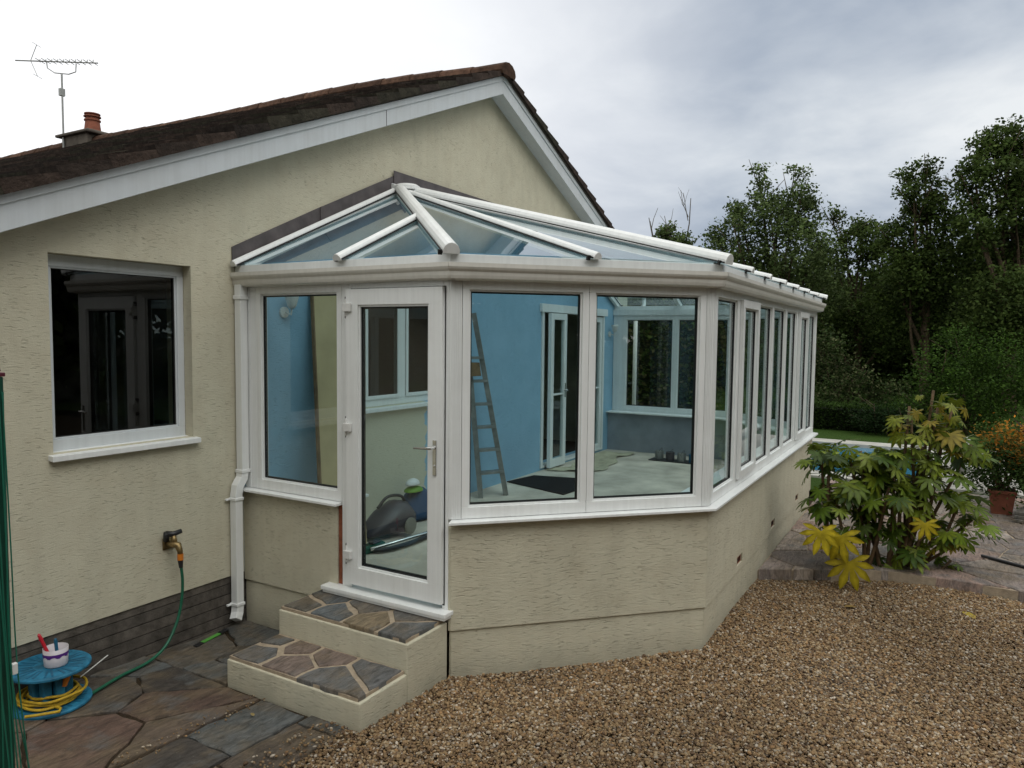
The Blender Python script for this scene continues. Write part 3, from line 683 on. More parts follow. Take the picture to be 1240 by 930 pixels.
# cills
def ring_bar(name,idx,o0,o1,z0,z1,mat,parent=con,ends=None,slope=0,bevel=.003):
    a,b=off(o0),off(o1); mb=MB()
    if ends:
        for k,(i,xy0,xy1) in enumerate(ends): a[i]=xy0; b[i]=xy1
    n=len(idx); v=[]
    for i in idx: v+=[(*a[i],z0),(*b[i],z0),(*b[i],z1-slope),(*a[i],z1)]
    fs=[(4*k,4*k+4,4*k+5,4*k+1) for k in range(n-1)]+[(4*k+1,4*k+5,4*k+6,4*k+2) for k in range(n-1)]+[(4*k+2,4*k+6,4*k+7,4*k+3) for k in range(n-1)]+[(4*k+3,4*k+7,4*k+4,4*k) for k in range(n-1)]
    fs+=[(0,1,2,3),(4*n-1,4*n-2,4*n-3,4*n-4)]
    mb.add(v,fs); return mb.build(name,mat,parent,bevel=bevel)
ring_bar('cill',[0,1],-.10,.065,ZS+.001,ZS+.026,M['upvc'],ends=[(1,(.10,-1.025),(-.065,-1.025))],slope=.006)
ring_bar('cill',[1,2,3,4,5],-.10,.065,ZS+.001,ZS+.026,M['upvc'],slope=.006,ends=[(1,off(-.10)[1],off(.065)[1])])
# inner window board
ring_bar('window_board',[1,2,3,4,5],-.32,-.105,ZS+.001,ZS+.022,M['upvc'])
ring_bar('window_board',[0,1],-.32,-.105,ZS+.001,ZS+.022,M['upvc'],ends=[(1,(.32,-1.0),(.105,-1.0))])
def window(i,u0,u1,sash=False,zb=ZF0+.001,zt=ZF1):
    f=F[i]; mb=MB(); wl=.045
    mb.mat=0
    f.box(mb,u0,u1,-.07,0,zb,zb+.075); f.box(mb,u0,u1,-.07,0,zt-.065,zt)
    f.box(mb,u0,u0+wl,-.07,0,zb+.075,zt-.065); f.box(mb,u1-wl,u1,-.07,0,zb+.075,zt-.065)
    s0,s1,a,b=u0+wl,u1-wl,zb+.075,zt-.065
    if sash:
        e=.012; s0-=e;s1+=e;a-=e+.0;b+=e; w=.062; o0,o1=.002,.028
        f.box(mb,s0,s1,o0,o1,a,a+w); f.box(mb,s0,s1,o0,o1,b-w,b); f.box(mb,s0,s0+w,o0,o1,a+w,b-w); f.box(mb,s1-w,s1,o0,o1,a+w,b-w)
        s0+=w;s1-=w;a+=w;b-=w
    go=.006 if sash else -.016
    # glazing bead (sloping), then black gasket line
    w=.012
    for (p0,p1,q0,q1) in ((s0,s1,a,a+w),(s0,s1,b-w,b),(s0,s0+w,a+w,b-w),(s1-w,s1,a+w,b-w)): f.box(mb,p0,p1,go-.03,go,q0,q1)
    s0+=w;s1-=w;a+=w;b-=w; mb.mat=1; w=.0045
    for (p0,p1,q0,q1) in ((s0,s1,a,a+w),(s0,s1,b-w,b),(s0,s0+w,a+w,b-w),(s1-w,s1,a+w,b-w)): f.box(mb,p0,p1,go-.028,go-.004,q0,q1)
    o=mb.build('window',[M['upvc'],M['gasket']],con,bevel=.0025)
    g=MB(); g.add([f.pt(u,go-.012,z) for u,z in ((s0-.002,a-.002),(s1+.002,a-.002),(s1+.002,b+.002),(s0-.002,b+.002))],[(0,1,2,3)]); g.build('pane',M['glass'],o)
    # double glazing: spacer bar just inside
    g=MB(); w=.010
    for (p0,p1,q0,q1) in ((s0,s1,a,a+w),(s0,s1,b-w,b),(s0,s0+w,a+w,b-w),(s1-w,s1,a+w,b-w)): f.box(g,p0+.001,p1-.001,go-.030,go-.016,q0,q1)
    g.build('spacer_bar',M['gasket'],o)
    return o
# facet A: fixed light, door
window(0,.165,1.03)
mb=MB(); F[0].box(mb,.03,.163,-.07,.0,ZF0+.001,ZF1); F[0].box(mb,.075,.10,.0005,.006,ZF0+.001,ZF1); mb.build('corner_post',M['upvc'],con,bevel=.003)
DOF=F[0]; DZ0=.455; mb=MB()
DOF.box(mb,1.032,1.118,-.07,0,DZ0,ZF1); DOF.box(mb,1.904,1.95,-.07,0,DZ0,ZF1); DOF.box(mb,1.118,1.904,-.07,0,ZF1-.075,ZF1)
mb.build('door_frame',M['upvc'],con,bevel=.003)
mb=MB(); DOF.box(mb,.90,1.985,-.09,.085,.425,.4545); DOF.box(mb,.91,1.975,-.08,.075,.405,.4245); mb.build('threshold',M['upvc'],con,bevel=.004)
def door():
    f=DOF; mb=MB(); u0,u1,a,b=1.100,1.918,.490,2.555; o0,o1=.003,.032; w=.108; wb=.125
    f.box(mb,u0,u1,o0,o1,a,a+wb); f.box(mb,u0,u1,o0,o1,b-w,b); f.box(mb,u0,u0+w,o0,o1,a+wb,b-w); f.box(mb,u1-w,u1,o0,o1,a+wb,b-w)
    f.box(mb,u0+.02,u1-.02,-.04,.0025,a+.02,a+wb-.01)
    s0,s1,p,q=u0+w,u1-w,a+wb,b-w; k=.014
    for (x0,x1,y0,y1) in ((s0,s1,p,p+k),(s0,s1,q-k,q),(s0,s0+k,p+k,q-k),(s1-k,s1,p+k,q-k)): f.box(mb,x0,x1,-.02,.020,y0,y1)
    mb.mat=1; s0+=k;s1-=k;p+=k;q-=k;k=.006
    for (x0,x1,y0,y1) in ((s0,s1,p,p+k),(s0,s1,q-k,q),(s0,s0+k,p+k,q-k),(s1-k,s1,p+k,q-k)): f.box(mb,x0,x1,-.02,.010,y0,y1)
    # seal line round the sash
    f.box(mb,u0-.004,u1+.004,.0006,.0026,a-.01,a-.001); f.box(mb,u1+.001,u1+.008,.0006,.0026,a-.01,b+.006); f.box(mb,u0+.02,u1,.0006,.0026,b+.001,b+.006)
    d=mb.build('door',[M['upvc'],M['gasket']],con,bevel=.003)
    g=MB(); g.add([f.pt(u,.002,z) for u,z in ((s0,p),(s1,p),(s1,q),(s0,q))],[(0,1,2,3)]); g.build('pane',M['glass'],d)
    g=MB(); w=.014
    for (x0,x1,y0,y1) in ((s0,s1,p,p+w),(s0,s1,q-w,q),(s0,s0+w,p+w,q-w),(s1-w,s1,p+w,q-w)): f.box(g,x0+.001,x1-.001,-.018,-.002,y0,y1)
    g.build('spacer_bar',M['gasket'],d)
    for z in (2.43,1.60,.70):
        h=MB(); f.box(h,u0-.012,u0+.055,.033,.058,z-.028,z+.028); h.mat=1; f.box(h,u0-.014,u0+.010,.001,.020,z+.040,z+.048); f.box(h,u0-.012,u0+.012,.001,.030,z+.052,z+.075); f.box(h,u0-.012,u0+.012,.001,.030,z-.075,z-.045)
        h.mat=0; f.box(h,u0-.006,u0+.006,.002,.040,z-.06,z+.06)
        h.build('hinge',[M['whiteplastic'],M['greyplastic']],d,bevel=.003)
    h=MB(); uh=u1-.052; hz=1.47; f.box(h,uh-.014,uh+.014,.033,.042,hz-.13,hz+.10)
    h.tube([f.pt(uh,.04,hz+.05),f.pt(uh,.085,hz+.05),f.pt(uh-.02,.092,hz+.05),f.pt(uh-.13,.090,hz+.045)],[.010,.010,.010,.008],10)
    h.lathe([(.009,.0),(.009,.006)],tuple(f.pt(uh,.046,hz-.07)),12,'x'); h.build('handle',M['chrome'],d,bevel=.002)
door()
# corner posts at the 135 degree corners: fluted covers
for ci,(fa,fb) in ((1,(0,1)),(2,(1,2)),(3,(2,3)),(4,(3,4))):
    mb=MB(); zb,zt=ZF0+.001,ZF1+.0
    a,b=F[fa],F[fb]; la=a.len; w0=la-.02; w1=.065
    if ci==1: wa=la-.0195
    else: wa=la-.055
    q=[a.pt(wa,0.0,0),a.pt(la,0.0,0),b.pt(w1,0,0),b.pt(w1,-.07,0),a.pt(la,-.07,0)+ (b.pt(0,-.07,0)-a.pt(la,-.07,0))*.5,a.pt(wa,-.07,0)]
    mb.prism([(p.x,p.y,zb) for p in q],(0,0,zt-zb))
    u=wa+.006
    while u<la-.006: a.box(mb,u,u+.007,.0,.004,zb,zt); u+=.012
    u=.006
    while u<w1-.004: b.box(mb,u,u+.007,.0,.004,zb,zt); u+=.012
    mb.build('corner_post',M['upvc'],con,bevel=.0015)
window(1,.068,.927); window(1,.929,F[1].len-.058)
nC=7; w=(F[2].len-.126)/nC
for k in range(nC): window(2,.067+k*w+.001,.067+(k+1)*w-.001,sash=k in (1,5))
window(3,.068,.927); window(3,.929,F[3].len-.058)
for k in range(2): window(4,.068+k*.86,.068+(k+1)*.86-.002)
mb=MB(); F[4].box(mb,1.788,1.965,-.07,0,ZF0+.001,ZF1); mb.build('corner_post',M['upvc'],con,bevel=.003)
# eaves beam, ogee gutter
ring_bar('eaves_beam',[0,1,2,3,4,5],-.09,.004,ZF1+.001,2.700,M['upvc'])
GD=-.016
prof=[(.008,2.612),(.050,2.612),(.082,2.622),(.090,2.640),(.094,2.662),(.110,2.676),(.118,2.690),(.118,2.716),(.108,2.716),(.106,2.694),(.085,2.670),(.080,2.640),(.060,2.628),(.008,2.628)]
prof=[(o*.84+.001,z+GD) for o,z in prof]
mb=MB(); rings=[off(o) for o,z in prof]; n=len(prof)
v=[(*rings[j][i],prof[j][1]) for i in range(6) for j in range(n)]
mb.add(v,[(i*n+j,(i+1)*n+j,(i+1)*n+(j+1)%n,i*n+(j+1)%n) for i in range(5) for j in range(n)]+[tuple(range(n)),tuple(5*n+j for j in range(n))[::-1]])
mb.build('gutter',M['gutter'],con)
# gutter union brackets
for i,us in ((0,(.12,1.0)),(1,(.9,)),(2,(.9,1.9,2.9,3.9))):
    for u in us:
        pass
for ci in (1,2):
    # short sleeves at the angles
    f1,f0=F[ci],F[ci-1]
    for f,u0,u1 in ((f0,f0.len-.10,f0.len+.04),(f1,-.04,.10)):
        m_=MB(); pr_=[(o+.003,z-(.003 if z<2.63 else 0)) for o,z in prof[:8]]
        a=[f.pt(u0,o,z) for o,z in pr_]; b=[f.pt(u1,o,z) for o,z in pr_]
        m_.add(a+b,[(j,j+1,j+9,j+8) for j in range(7)]); m_.build('gutter_joint',M['gutter'],con)
# fascia/eaves drip above the gutter
EZ=2.742
ring_bar('eaves_trim',[0,1,2,3,4,5],-.05,.055,2.702,2.756,M['upvc'])
# downpipe
mb=MB()
def sq(mb,pts,h=.032):
    pts=[Vector(p) for p in pts]; vs=[]
    for i,p in enumerate(pts):
        t=(pts[min(i+1,len(pts)-1)]-pts[max(i-1,0)]).normalized()
        a=Vector((0,1,0)); b=t.cross(a); 
        if b.length<.1: b=Vector((0,0,1))
        b.normalize(); a=b.cross(t).normalized()
        vs+=[p+a*h+b*h,p-a*h+b*h,p-a*h-b*h,p+a*h-b*h]
    n=len(pts); mb.add(vs,[(4*i+k,4*i+(k+1)%4,4*i+4+(k+1)%4,4*i+4+k) for i in range(n-1) for k in range(4)]+[(0,1,2,3),(4*n-4,4*n-3,4*n-2,4*n-1)])
sq(mb,[(-.045,-.052,2.61),(-.045,-.052,1.20),(-.055,-.052,1.135),(-.098,-.052,1.075),(-.110,-.052,1.01),(-.110,-.052,.14),(-.118,-.056,.095),(-.150,-.075,.05)],.033)
dp=mb.build('downpipe',M['upvc'],con,bevel=.004)
mb=MB()
for z in (.97,.15):
    mb=MB(); mb.box(-.150,-.070,-.092,-.012,z,z+.022); mb.box(-.185,-.149,-.03,-.012,z+.003,z+.018); mb.build('pipe_clip',M['upvc'],dp,bevel=.003)
mb=MB()
mb.box(-.085,-.005,-.092,-.012,1.175,1.20); mb.build('pipe_clip',M['upvc'],dp,bevel=.003); mb=MB(); mb.box(-.085,-.005,-.092,-.012,2.50,2.53); mb.build('pipe_clip',M['upvc'],dp,bevel=.003)
# roof glass, rafters
H1=Vector((1.87,-.035,3.62)); H2=Vector((XE-1.87,-.035,3.62))
E_=[Vector((*q,EZ+.01)) for q in off(.06)]; E_[0].y=-.03; E_[5].y=-.03
def rp(pts,dz=.012): 
    g=MB(); g.add([Vector(p)+Vector((0,0,dz)) for p in pts],[tuple(range(len(pts)))]); return g.build('roof_pane',M['roofglass'],con)
jy=-1.09
def on_hip(E,H,axis,val): t=(val-E[axis])/(H[axis]-E[axis]); return E+(H-E)*t
J1=on_hip(E_[1],H1,1,jy); j0=Vector((-.06,jy,EZ+.01))
rp([E_[0],j0,J1,H1]); rp([j0,E_[1],J1])
mB=(E_[1]+E_[2])/2; rp([E_[1],mB,H1]); rp([mB,E_[2],H1])
xr=[2.016,2.716,3.416,4.116,4.816,5.516]
yo=-D_-.06; zy=lambda y:(EZ+.01)+(3.62-EZ-.01)*(y-yo)/(-.035-yo)
pts=[E_[2]]+[Vector((x,yo,EZ+.01)) for x in xr]+[E_[3]]; tops=[H1]+[Vector((x,-.035,3.62)) for x in xr[:]]
for k in range(len(xr)):
    if k==0: rp([E_[2],pts[1],tops[1],H1])
    else: rp([pts[k],pts[k+1],tops[k+1],tops[k]])
rp([pts[6],E_[3],H2,tops[6]])
J2=on_hip(E_[4],H2,1,jy); j5=Vector((XE+.06,jy,EZ+.01)); mD=(E_[3]+E_[4])/2
rp([E_[3],mD,H2]); rp([mD,E_[4],H2]); rp([E_[5],j5,J2,H2]); rp([j5,E_[4],J2])
def rafter(a,b,w=.034,h=.040,name='rafter',ext=.035):
    """capped glazing bar running from eave a up to b; rounded white top cap, bar below"""
    a,b=Vector(a),Vector(b); t=(b-a).normalized(); a=a-t*ext; s_=t.cross(Vector((0,0,1))).normalized(); u=s_.cross(t).normalized()
    if u.z<0: u=-u
    pf=[(-1,.010),(-1,.36),(-.80,.72),(-.42,.95),(0,1.02),(.42,.95),(.80,.72),(1,.36),(1,.010)]
    mb=MB(); va=[a+s_*(x*w)+u*(.016+y*h) for x,y in pf]; vb=[b+s_*(x*w)+u*(.016+y*h) for x,y in pf]; n=len(pf)
    mb.add(va+vb,[(i,(i+1)%n,(i+1)%n+n,i+n) for i in range(n)]+[tuple(range(n))[::-1],tuple(range(n,2*n))])
    o=mb.build(name,M['upvc'],con,bevel=.0)
    # gasket strips along the glass and bar below the glass
    m2=MB()
    for sg in (-1,1): m2.prism([a+s_*(sg*(w+.006))+u*.012,a+s_*(sg*(w-.004))+u*.012,a+s_*(sg*(w-.004))+u*.0225,a+s_*(sg*(w+.006))+u*.0225],b-a)
    m2.build('gasket',M['gasket'],o)
    m3=MB(); a2=a+t*(ext+.05); m3.prism([a2+s_*(-w*.8)-u*.052,a2+s_*(w*.8)-u*.052,a2+s_*(w*.8)+u*.006,a2+s_*(-w*.8)+u*.006],b-a2); m3.build('inner_bar',M['upvc'],o)
    m4=MB(); vc=[a-t*.006+s_*(x*w*1.06)+u*(.010+y*h*1.07) for x,y in pf]; vd=[p+t*.012 for p in vc]
    m4.add(vc+vd,[(i,(i+1)%n,(i+1)%n+n,i+n) for i in range(n)]+[tuple(range(n))[::-1],tuple(range(n,2*n))]); m4.build('end_cap',M['upvc'],o)
    m5=MB(); m5.prism([a+t*.03+s_*(-w-.028)-u*.006,a+t*.03+s_*(-w-.001)-u*.006,a+t*.03+s_*(-w-.001)+u*.026,a+t*.03+s_*(-w-.028)+u*.026],t*.012); m5.build('stop_block',M['gasket'],o)
    return o
rafter(E_[0]+Vector((0,-.015,0)),H1+Vector((-.05,-.012,0)),.028)
rafter(j0,J1+Vector((-.02,0,0)))
rafter(E_[1],H1+Vector((-.03,-.03,.01)),.050,.062)
rafter(mB,H1+Vector((0,-.04,.0)),.030)
rafter(E_[2],H1+Vector((.05,-.04,.01)),.052,.066)
for x in xr: rafter((x,yo,EZ+.01),(x,-.06,3.613))
rafter(E_[3],H2,.042,.054); rafter(mD,H2); rafter(E_[4],H2,.040,.050); rafter(j5,J2); rafter(E_[5]+Vector((0,-.015,0)),H2+Vector((.05,-.012,0)),.028)
mb=MB(); mb.prism([(H1.x-.10,-.002,3.60),(H1.x-.10,-.10,3.60),(H1.x-.10,-.12,3.635),(H1.x-.10,-.10,3.675),(H1.x-.10,-.03,3.705),(H1.x-.10,-.002,3.705)],(H2.x-H1.x+.2,0,0)); mb.build('ridge_cap',M['upvc'],con,bevel=.006)
mb=MB(); mb.lathe([(.13,0),(.13,.035),(.10,.055),(.02,.062)],(H1.x,-.13,3.640),20); mb.build('hub_cap',M['upvc'],con,bevel=.003)
# lead flashing on the wall
mb=MB(); sl_=(3.62-EZ)/(1.87+.06)
def fz(x): return EZ+.02+(x+.06)*sl_
mb.prism([(-.085,-.004,fz(-.085)+.005),(.86,-.004,fz(.86)+.005),(.86,-.004,fz(.86)+.165),(-.085,-.004,fz(-.085)+.145)],(0,-.007,0))
mb.prism([(.83,-.013,fz(.83)+.005),(1.86,-.013,fz(1.86)+.005),(1.86,-.013,fz(1.86)+.170),(.83,-.013,fz(.83)+.165)],(0,-.006,0))
mb.prism([(1.80,-.021,3.58),(5.70,-.021,3.58),(5.70,-.021,3.80),(1.80,-.021,3.83)],(0,-.006,0))
mb.prism([(5.66,-.004,fz(1.86)+.005),(XE+.085,-.004,fz(-.085)+.005),(XE+.085,-.004,fz(-.085)+.145),(5.66,-.004,fz(1.86)+.17)],(0,-.007,0))
mb.build('flashing',M['lead'],con)
# ------------------------------------------------------------------ steps
st=thing('doorstep','pair of cream rendered steps topped with crazy paving below the door','steps',(-.42,-1.35,0))
Y0,Y1=-1.949,-.845
mb=MB(); mb.box(-.845,-.42,Y0,Y1,-.1,.188); mb.box(-.42,-.001,Y0,Y1,-.1,.372); mb.build('riser',M['render'],st,bevel=.008)
def tread(x0,x1,z,seeds,seed,pal,wob):
    mb=MB(); mb.box(x0+.012,x1-.004,Y0+.022,Y1-.012,z+.0005,z+.020); mb.build('mortar_bed',M['mortar'],st)
    crazy('tread',[(x0-.004,Y0+.008),(x1-.006,Y0+.008),(x1-.006,Y1-.004),(x0-.004,Y1-.004)],seeds,.034,lambda x:z+.030,.029,pal,st,seed,amp=.010,jit=.002)
tread(-.845,-.42,.188,[(-.70,-.98),(-.50,-.93),(-.52,-1.16),(-.70,-1.28),(-.50,-1.42),(-.72,-1.62),(-.50,-1.76)],2,[(.21,.085,.06),(.16,.12,.10),(.19,.08,.06),(.13,.13,.13)],0)
tread(-.42,.0,.372,[(-.28,-.96),(-.12,-1.02),(-.28,-1.24),(-.10,-1.36),(-.27,-1.55),(-.10,-1.72),(-.25,-1.82)],6,[(.13,.12,.10),(.10,.11,.115),(.17,.13,.08),(.12,.115,.105)],0)
# ------------------------------------------------------------------ cable reel
gx,gy=-1.585,-.225; gz=patio_z(gx)
re_=thing('cable_reel','blue plastic cable reel standing on end beside the stone plinth','cable reel',(gx,gy,gz))
def flange(z):
    mb=MB(); mb.lathe([(.205,z),(.212,z+.006),(.212,z+.016),(.205,z+.022)],(gx,gy,0),40)
    o=mb.build('flange',M['bluereel'],re_)
    m2=MB()
    for k in range(12):
        a=2*math.pi*k/12
        for da in (-.07,.07):
            c_,s_=math.cos(a+da*1.4),math.sin(a+da*1.4); n_=(-s_,c_)
            w_=.006; m2.prism([(gx+c_*.085+n_[0]*w_,gy+s_*.085+n_[1]*w_,z+.0225),(gx+c_*.185+n_[0]*w_,gy+s_*.185+n_[1]*w_,z+.0225),(gx+c_*.185-n_[0]*w_,gy+s_*.185-n_[1]*w_,z+.0225),(gx+c_*.085-n_[0]*w_,gy+s_*.085-n_[1]*w_,z+.0225)],(0,0,.0015))
    m2.build('slot',M['bluedark'],o); return o
flange(gz+.004); flange(gz+.215)
mb=MB()
for k in range(8):
    a=2*math.pi*k/8; mb.box(gx+.085*math.cos(a)-.026,gx+.085*math.cos(a)+.026,gy+.085*math.sin(a)-.026,gy+.085*math.sin(a)+.026,gz+.0275,gz+.2145)
mb.build('core',M['bluereel'],re_,bevel=.01)
mb=MB(); pts_=[]
for k in range(150):
    a=k*.21+2.2; rr=.118+.022*math.sin(k*.13)+.0004*k; pts_.append((gx+rr*math.cos(a),gy+rr*math.sin(a),gz+.040+.045*abs(math.sin(k*.045))+.004*math.sin(k)))
pts_+= [(gx-.05,gy-.195,gz+.045),(gx-.12,gy-.20,gz+.05),(gx-.22,gy-.15,gz+.06)]
mb.tube(bez(pts_,2),.0085,7); mb.build('yellow_rope',M['rope'],re_,smooth=True)
mb=MB(); mb.tube([(gx+.02,gy-.10,gz+.13),(gx+.035,gy-.12,gz+.19)],.018,8); mb.build('orange_connector',M['orange'],re_)
# paint tub on the reel
tx,ty,tz=gx+.015,gy-.035,gz+.2395
tb=thing('plastic_tub','small cloudy plastic tub with purple band holding markers on the reel','tub',(tx,ty,tz))
mb=MB(); mb.lathe([(.058,0),(.062,.01),(.066,.105),(.064,.105),(.060,.012)],(tx,ty,tz),24); mb.build('tub_body',M['tub'],tb,smooth=True)
mb=MB(); mb.lathe([(.0585,.004),(.0595,.035),(.03,.036)],(tx,ty,tz+.0),24); mb.build('tub_contents',M['whiteplastic'],tb)
mb=MB(); n=32
vs=[]; 
for k in range(n): 
    a=2*math.pi*k/n; r1=.0655; vs+= [(tx+r1*math.cos(a),ty+r1*math.sin(a),tz+.060+.006*math.sin(k*1.6)),(tx+r1*1.012*math.cos(a),ty+r1*1.012*math.sin(a),tz+.080)]
mb.add(vs,[(2*k,2*((k+1)%n),2*((k+1)%n)+1,2*k+1) for k in range(n)]); mb.build('label_band',M['purple'],tb)
def marker(dx,dy,lx,ly,lz,mat,lab):
    t=thing('marker_pen',lab,'marker',(tx+dx,ty+dy,tz+.04),'pens in the tub'); a=Vector((tx+dx,ty+dy,tz+.04)); b=a+Vector((lx,ly,lz))
    m_=MB(); m_.tube([a,a+(b-a)*.75],.0095,10); m_.build('barrel',mat,t); m_=MB(); m_.tube([a+(b-a)*.75,b-(b-a)*.06,b],[.011,.009,.003],10); m_.build('cap',mat,t)
marker(-.02,.02,-.045,.035,.155,M['red'],'red marker pen leaning out of the plastic tub'); marker(.01,.0,-.006,.008,.115,M['bluedark'],'dark blue marker pen upright in the plastic tub')
# white stick and green packet on the patio
mb=MB(); mb.tube([(gx+.16,gy-.02,gz+.10),(gx+.38,gy+.06,gz+.135)],.0035,6); tag(mb.build('white_rod',M['whiteplastic']),'thin white rod poking out from between the reel flanges','rod')
gp=thing('packet','flat green and black packet lying on the patio by the plinth','packet',(-.42,-.14,.01))
mb=MB(); mb.hexa([(-.50,-.165,.012),(-.33,-.135,.012),(-.335,-.105,.012),(-.505,-.13,.012),(-.50,-.165,.022),(-.33,-.135,.020),(-.335,-.105,.022),(-.505,-.13,.020)]); mb.build('sleeve',M['greenpack'],gp,bevel=.003)
mb=MB(); mb.hexa([(-.33,-.14,.012),(-.25,-.12,.012),(-.255,-.085,.012),(-.335,-.10,.012),(-.33,-.14,.026),(-.25,-.12,.022),(-.255,-.085,.024),(-.335,-.10,.026)]); mb.hexa([(-.57,-.185,.012),(-.50,-.168,.012),(-.505,-.128,.012),(-.575,-.145,.012),(-.57,-.185,.020),(-.50,-.168,.02),(-.505,-.128,.02),(-.575,-.145,.02)]); mb.build('end_flap',M['blackplastic'],gp,bevel=.003)
# rotary line post at the left edge
px_,py_=-2.752,-2.222
rp_=thing('clothes_airer','folded dark green rotary clothes airer with hanging green cords','clothes airer',(px_,py_,patio_z(px_)-.02))
mb=MB(); mb.hexa([(px_-.028,py_-.02,.05),(px_+.018,py_-.02,.05),(px_+.018,py_+.02,.05),(px_-.028,py_+.02,.05),(px_-.024,py_-.02,2.105),(px_+.022,py_-.02,2.105),(px_+.022,py_+.02,2.105),(px_-.024,py_+.02,2.105)]); mb.build('pole',M['greenpost'],rp_,bevel=.003)
mb=MB(); mb.box(px_-.03,px_+.026,py_-.024,py_+.024,2.106,2.118); mb.tube([(px_-.02,py_,2.12),(px_-.01,py_,2.15),(px_+.012,py_,2.148),(px_+.018,py_,2.12)],.007,8); mb.build('top_cap',M['maroon'],rp_,bevel=.002)
mb=MB(); rnd=random.Random(2)
for k in range(7):
    ox,oy=rnd.uniform(-.05,.02),rnd.uniform(-.05,-.024); mb.tube(bez([(px_+ox,py_+oy,2.06),(px_+ox+rnd.uniform(-.01,.01),py_+oy-.01,1.6),(px_+ox+rnd.uniform(-.01,.015),py_+oy-.01,1.2),(px_+ox*1.5+rnd.uniform(0,.05),py_+oy*1.3,.75),(px_+ox+rnd.uniform(-.01,.08),py_+oy*1.4,.35)],5),.0022,5)
mb.build('cord',M['cord'],rp_)
mb=MB(); mb.box(px_+.004,px_+.020,py_-.055,py_-.04,1.20,1.235); mb.build('cord_clip',M['whiteplastic'],rp_,bevel=.003)
# ------------------------------------------------------------------ things inside
ZFl=.421
ld=thing('stepladder','old aluminium stepladder open against the blue wall','stepladder',(3.2,-.5,ZFl))
Lb,Rb=Vector((3.07,-.24,ZFl)),Vector((3.36,-.40,ZFl)); apex=Vector((2.86,-.10,2.52))
# front stiles rise and lean back; the tread plane faces the door
la=Vector((2.90,-.115,1.92)); ra=Vector((3.06,-.13,2.50))
def bar(mb,a,b,w,d):
    a,b=Vector(a),Vector(b); t=(b-a).normalized(); s_=t.cross(Vector((.86,.5,0))).normalized(); u=s_.cross(t)
    q=[a+s_*w+u*d,a-s_*w+u*d,a-s_*w-u*d,a+s_*w-u*d]; mb.prism(q,b-a)
Lt=Lb+(Vector((2.95,-.09,2.5))-Lb); Rt=Vector((3.05,-.14,2.5))
for a,b in ((Lb,Lt),(Rb,Rt)):
    mb=MB(); bar(mb,a,b,.028,.036); mb.build('stile',M['alu'],ld)
for k in range(1,7):
    t=k*.125+.01; a=Lb+(Lt-Lb)*t; b=Rb+(Rt-Rb)*t; mb=MB(); bar(mb,a,b,.014,.055); mb.build('tread',M['alu'],ld)
for a,b in (((2.82,-.10,ZFl),(2.93,-.08,2.3)),((3.02,-.06,ZFl),(3.02,-.08,2.3))):
    mb=MB(); bar(mb,a,b,.014,.014); mb.build('rear_leg',M['alu'],ld)
mb=MB(); mb.hexa([(2.84,-.20,1.80),(3.06,-.24,1.80),(3.05,-.10,1.80),(2.86,-.08,1.80),(2.84,-.20,1.95),(3.04,-.23,1.95),(3.03,-.10,1.95),(2.86,-.08,1.95)]); mb.build('platform',M['wood'],ld)
bd=thing('leaning_board','cream plasterboard sheet leaning against the blue wall','board',(.8,-.2,ZFl))
mb=MB(); mb.hexa([(.42,-.42,ZFl),(.94,-.42,ZFl),(.94,-.435,ZFl),(.42,-.435,ZFl),(.715,-.012,2.75),(1.22,-.012,2.75),(1.22,-.027,2.75),(.715,-.027,2.75)]); mb.build('sheet',M['board'],bd)
mb=MB(); mb.hexa([(.405,-.415,ZFl),(.419,-.415,ZFl),(.419,-.45,ZFl),(.405,-.45,ZFl),(.700,-.01,2.75),(.714,-.01,2.75),(.714,-.04,2.75),(.700,-.04,2.75)]); mb.build('batten',M['wood'],bd)
# vacuum cleaner
vx,vy=1.25,-.42
vc=thing('vacuum_cleaner','dark grey cylinder vacuum cleaner on the floor inside the door','vacuum cleaner',(vx,vy,ZFl))
def blob(mb,c,rx,ry,rz,n=14,m_=9,zc=0):
    vs=[];fs=[]
    for i in range(m_+1):
        th=math.pi*i/m_
        for k in range(n): a=2*math.pi*k/n; vs.append((c[0]+rx*math.sin(th)*math.cos(a),c[1]+ry*math.sin(th)*math.sin(a),c[2]+max(zc,rz*math.cos(th))))
    for i in range(m_):
        for k in range(n): fs.append((i*n+k,i*n+(k+1)%n,(i+1)*n+(k+1)%n,(i+1)*n+k))
    mb.add(vs,fs)
mb=MB()
ax_=Vector((.35,-.0,0)); 
prof_=[(-.26,.03,.05),(-.22,.09,.14),(-.12,.125,.24),(.0,.135,.30),(.12,.13,.28),(.20,.11,.20),(.24,.05,.10)]
rings=[]
for x,wd,ht in prof_: rings.append([(vx+x*.86+wd*.5*math.sin(a),vy+x*-.30+wd*math.cos(a),ZFl+.03+ht*.5+ht*.5*math.sin(a)) for a in [2*math.pi*k/16 for k in range(16)]])
vs=[p for r_ in rings for p in r_]; mb.add(vs,[(i*16+k,i*16+(k+1)%16,(i+1)*16+(k+1)%16,(i+1)*16+k) for i in range(6) for k in range(16)]+[tuple(range(16)),tuple(96+k for k in range(16))[::-1]])
mb.build('vacuum_body',M['greyplastic'],vc,smooth=True)
mb=MB(); mb.tube(bez([(vx-.12,vy+.03,ZFl+.28),(vx-.02,vy,ZFl+.37),(vx+.12,vy-.04,ZFl+.36),(vx+.17,vy-.05,ZFl+.28)]),.014,8); mb.build('carry_handle',M['blackplastic'],vc,smooth=True)
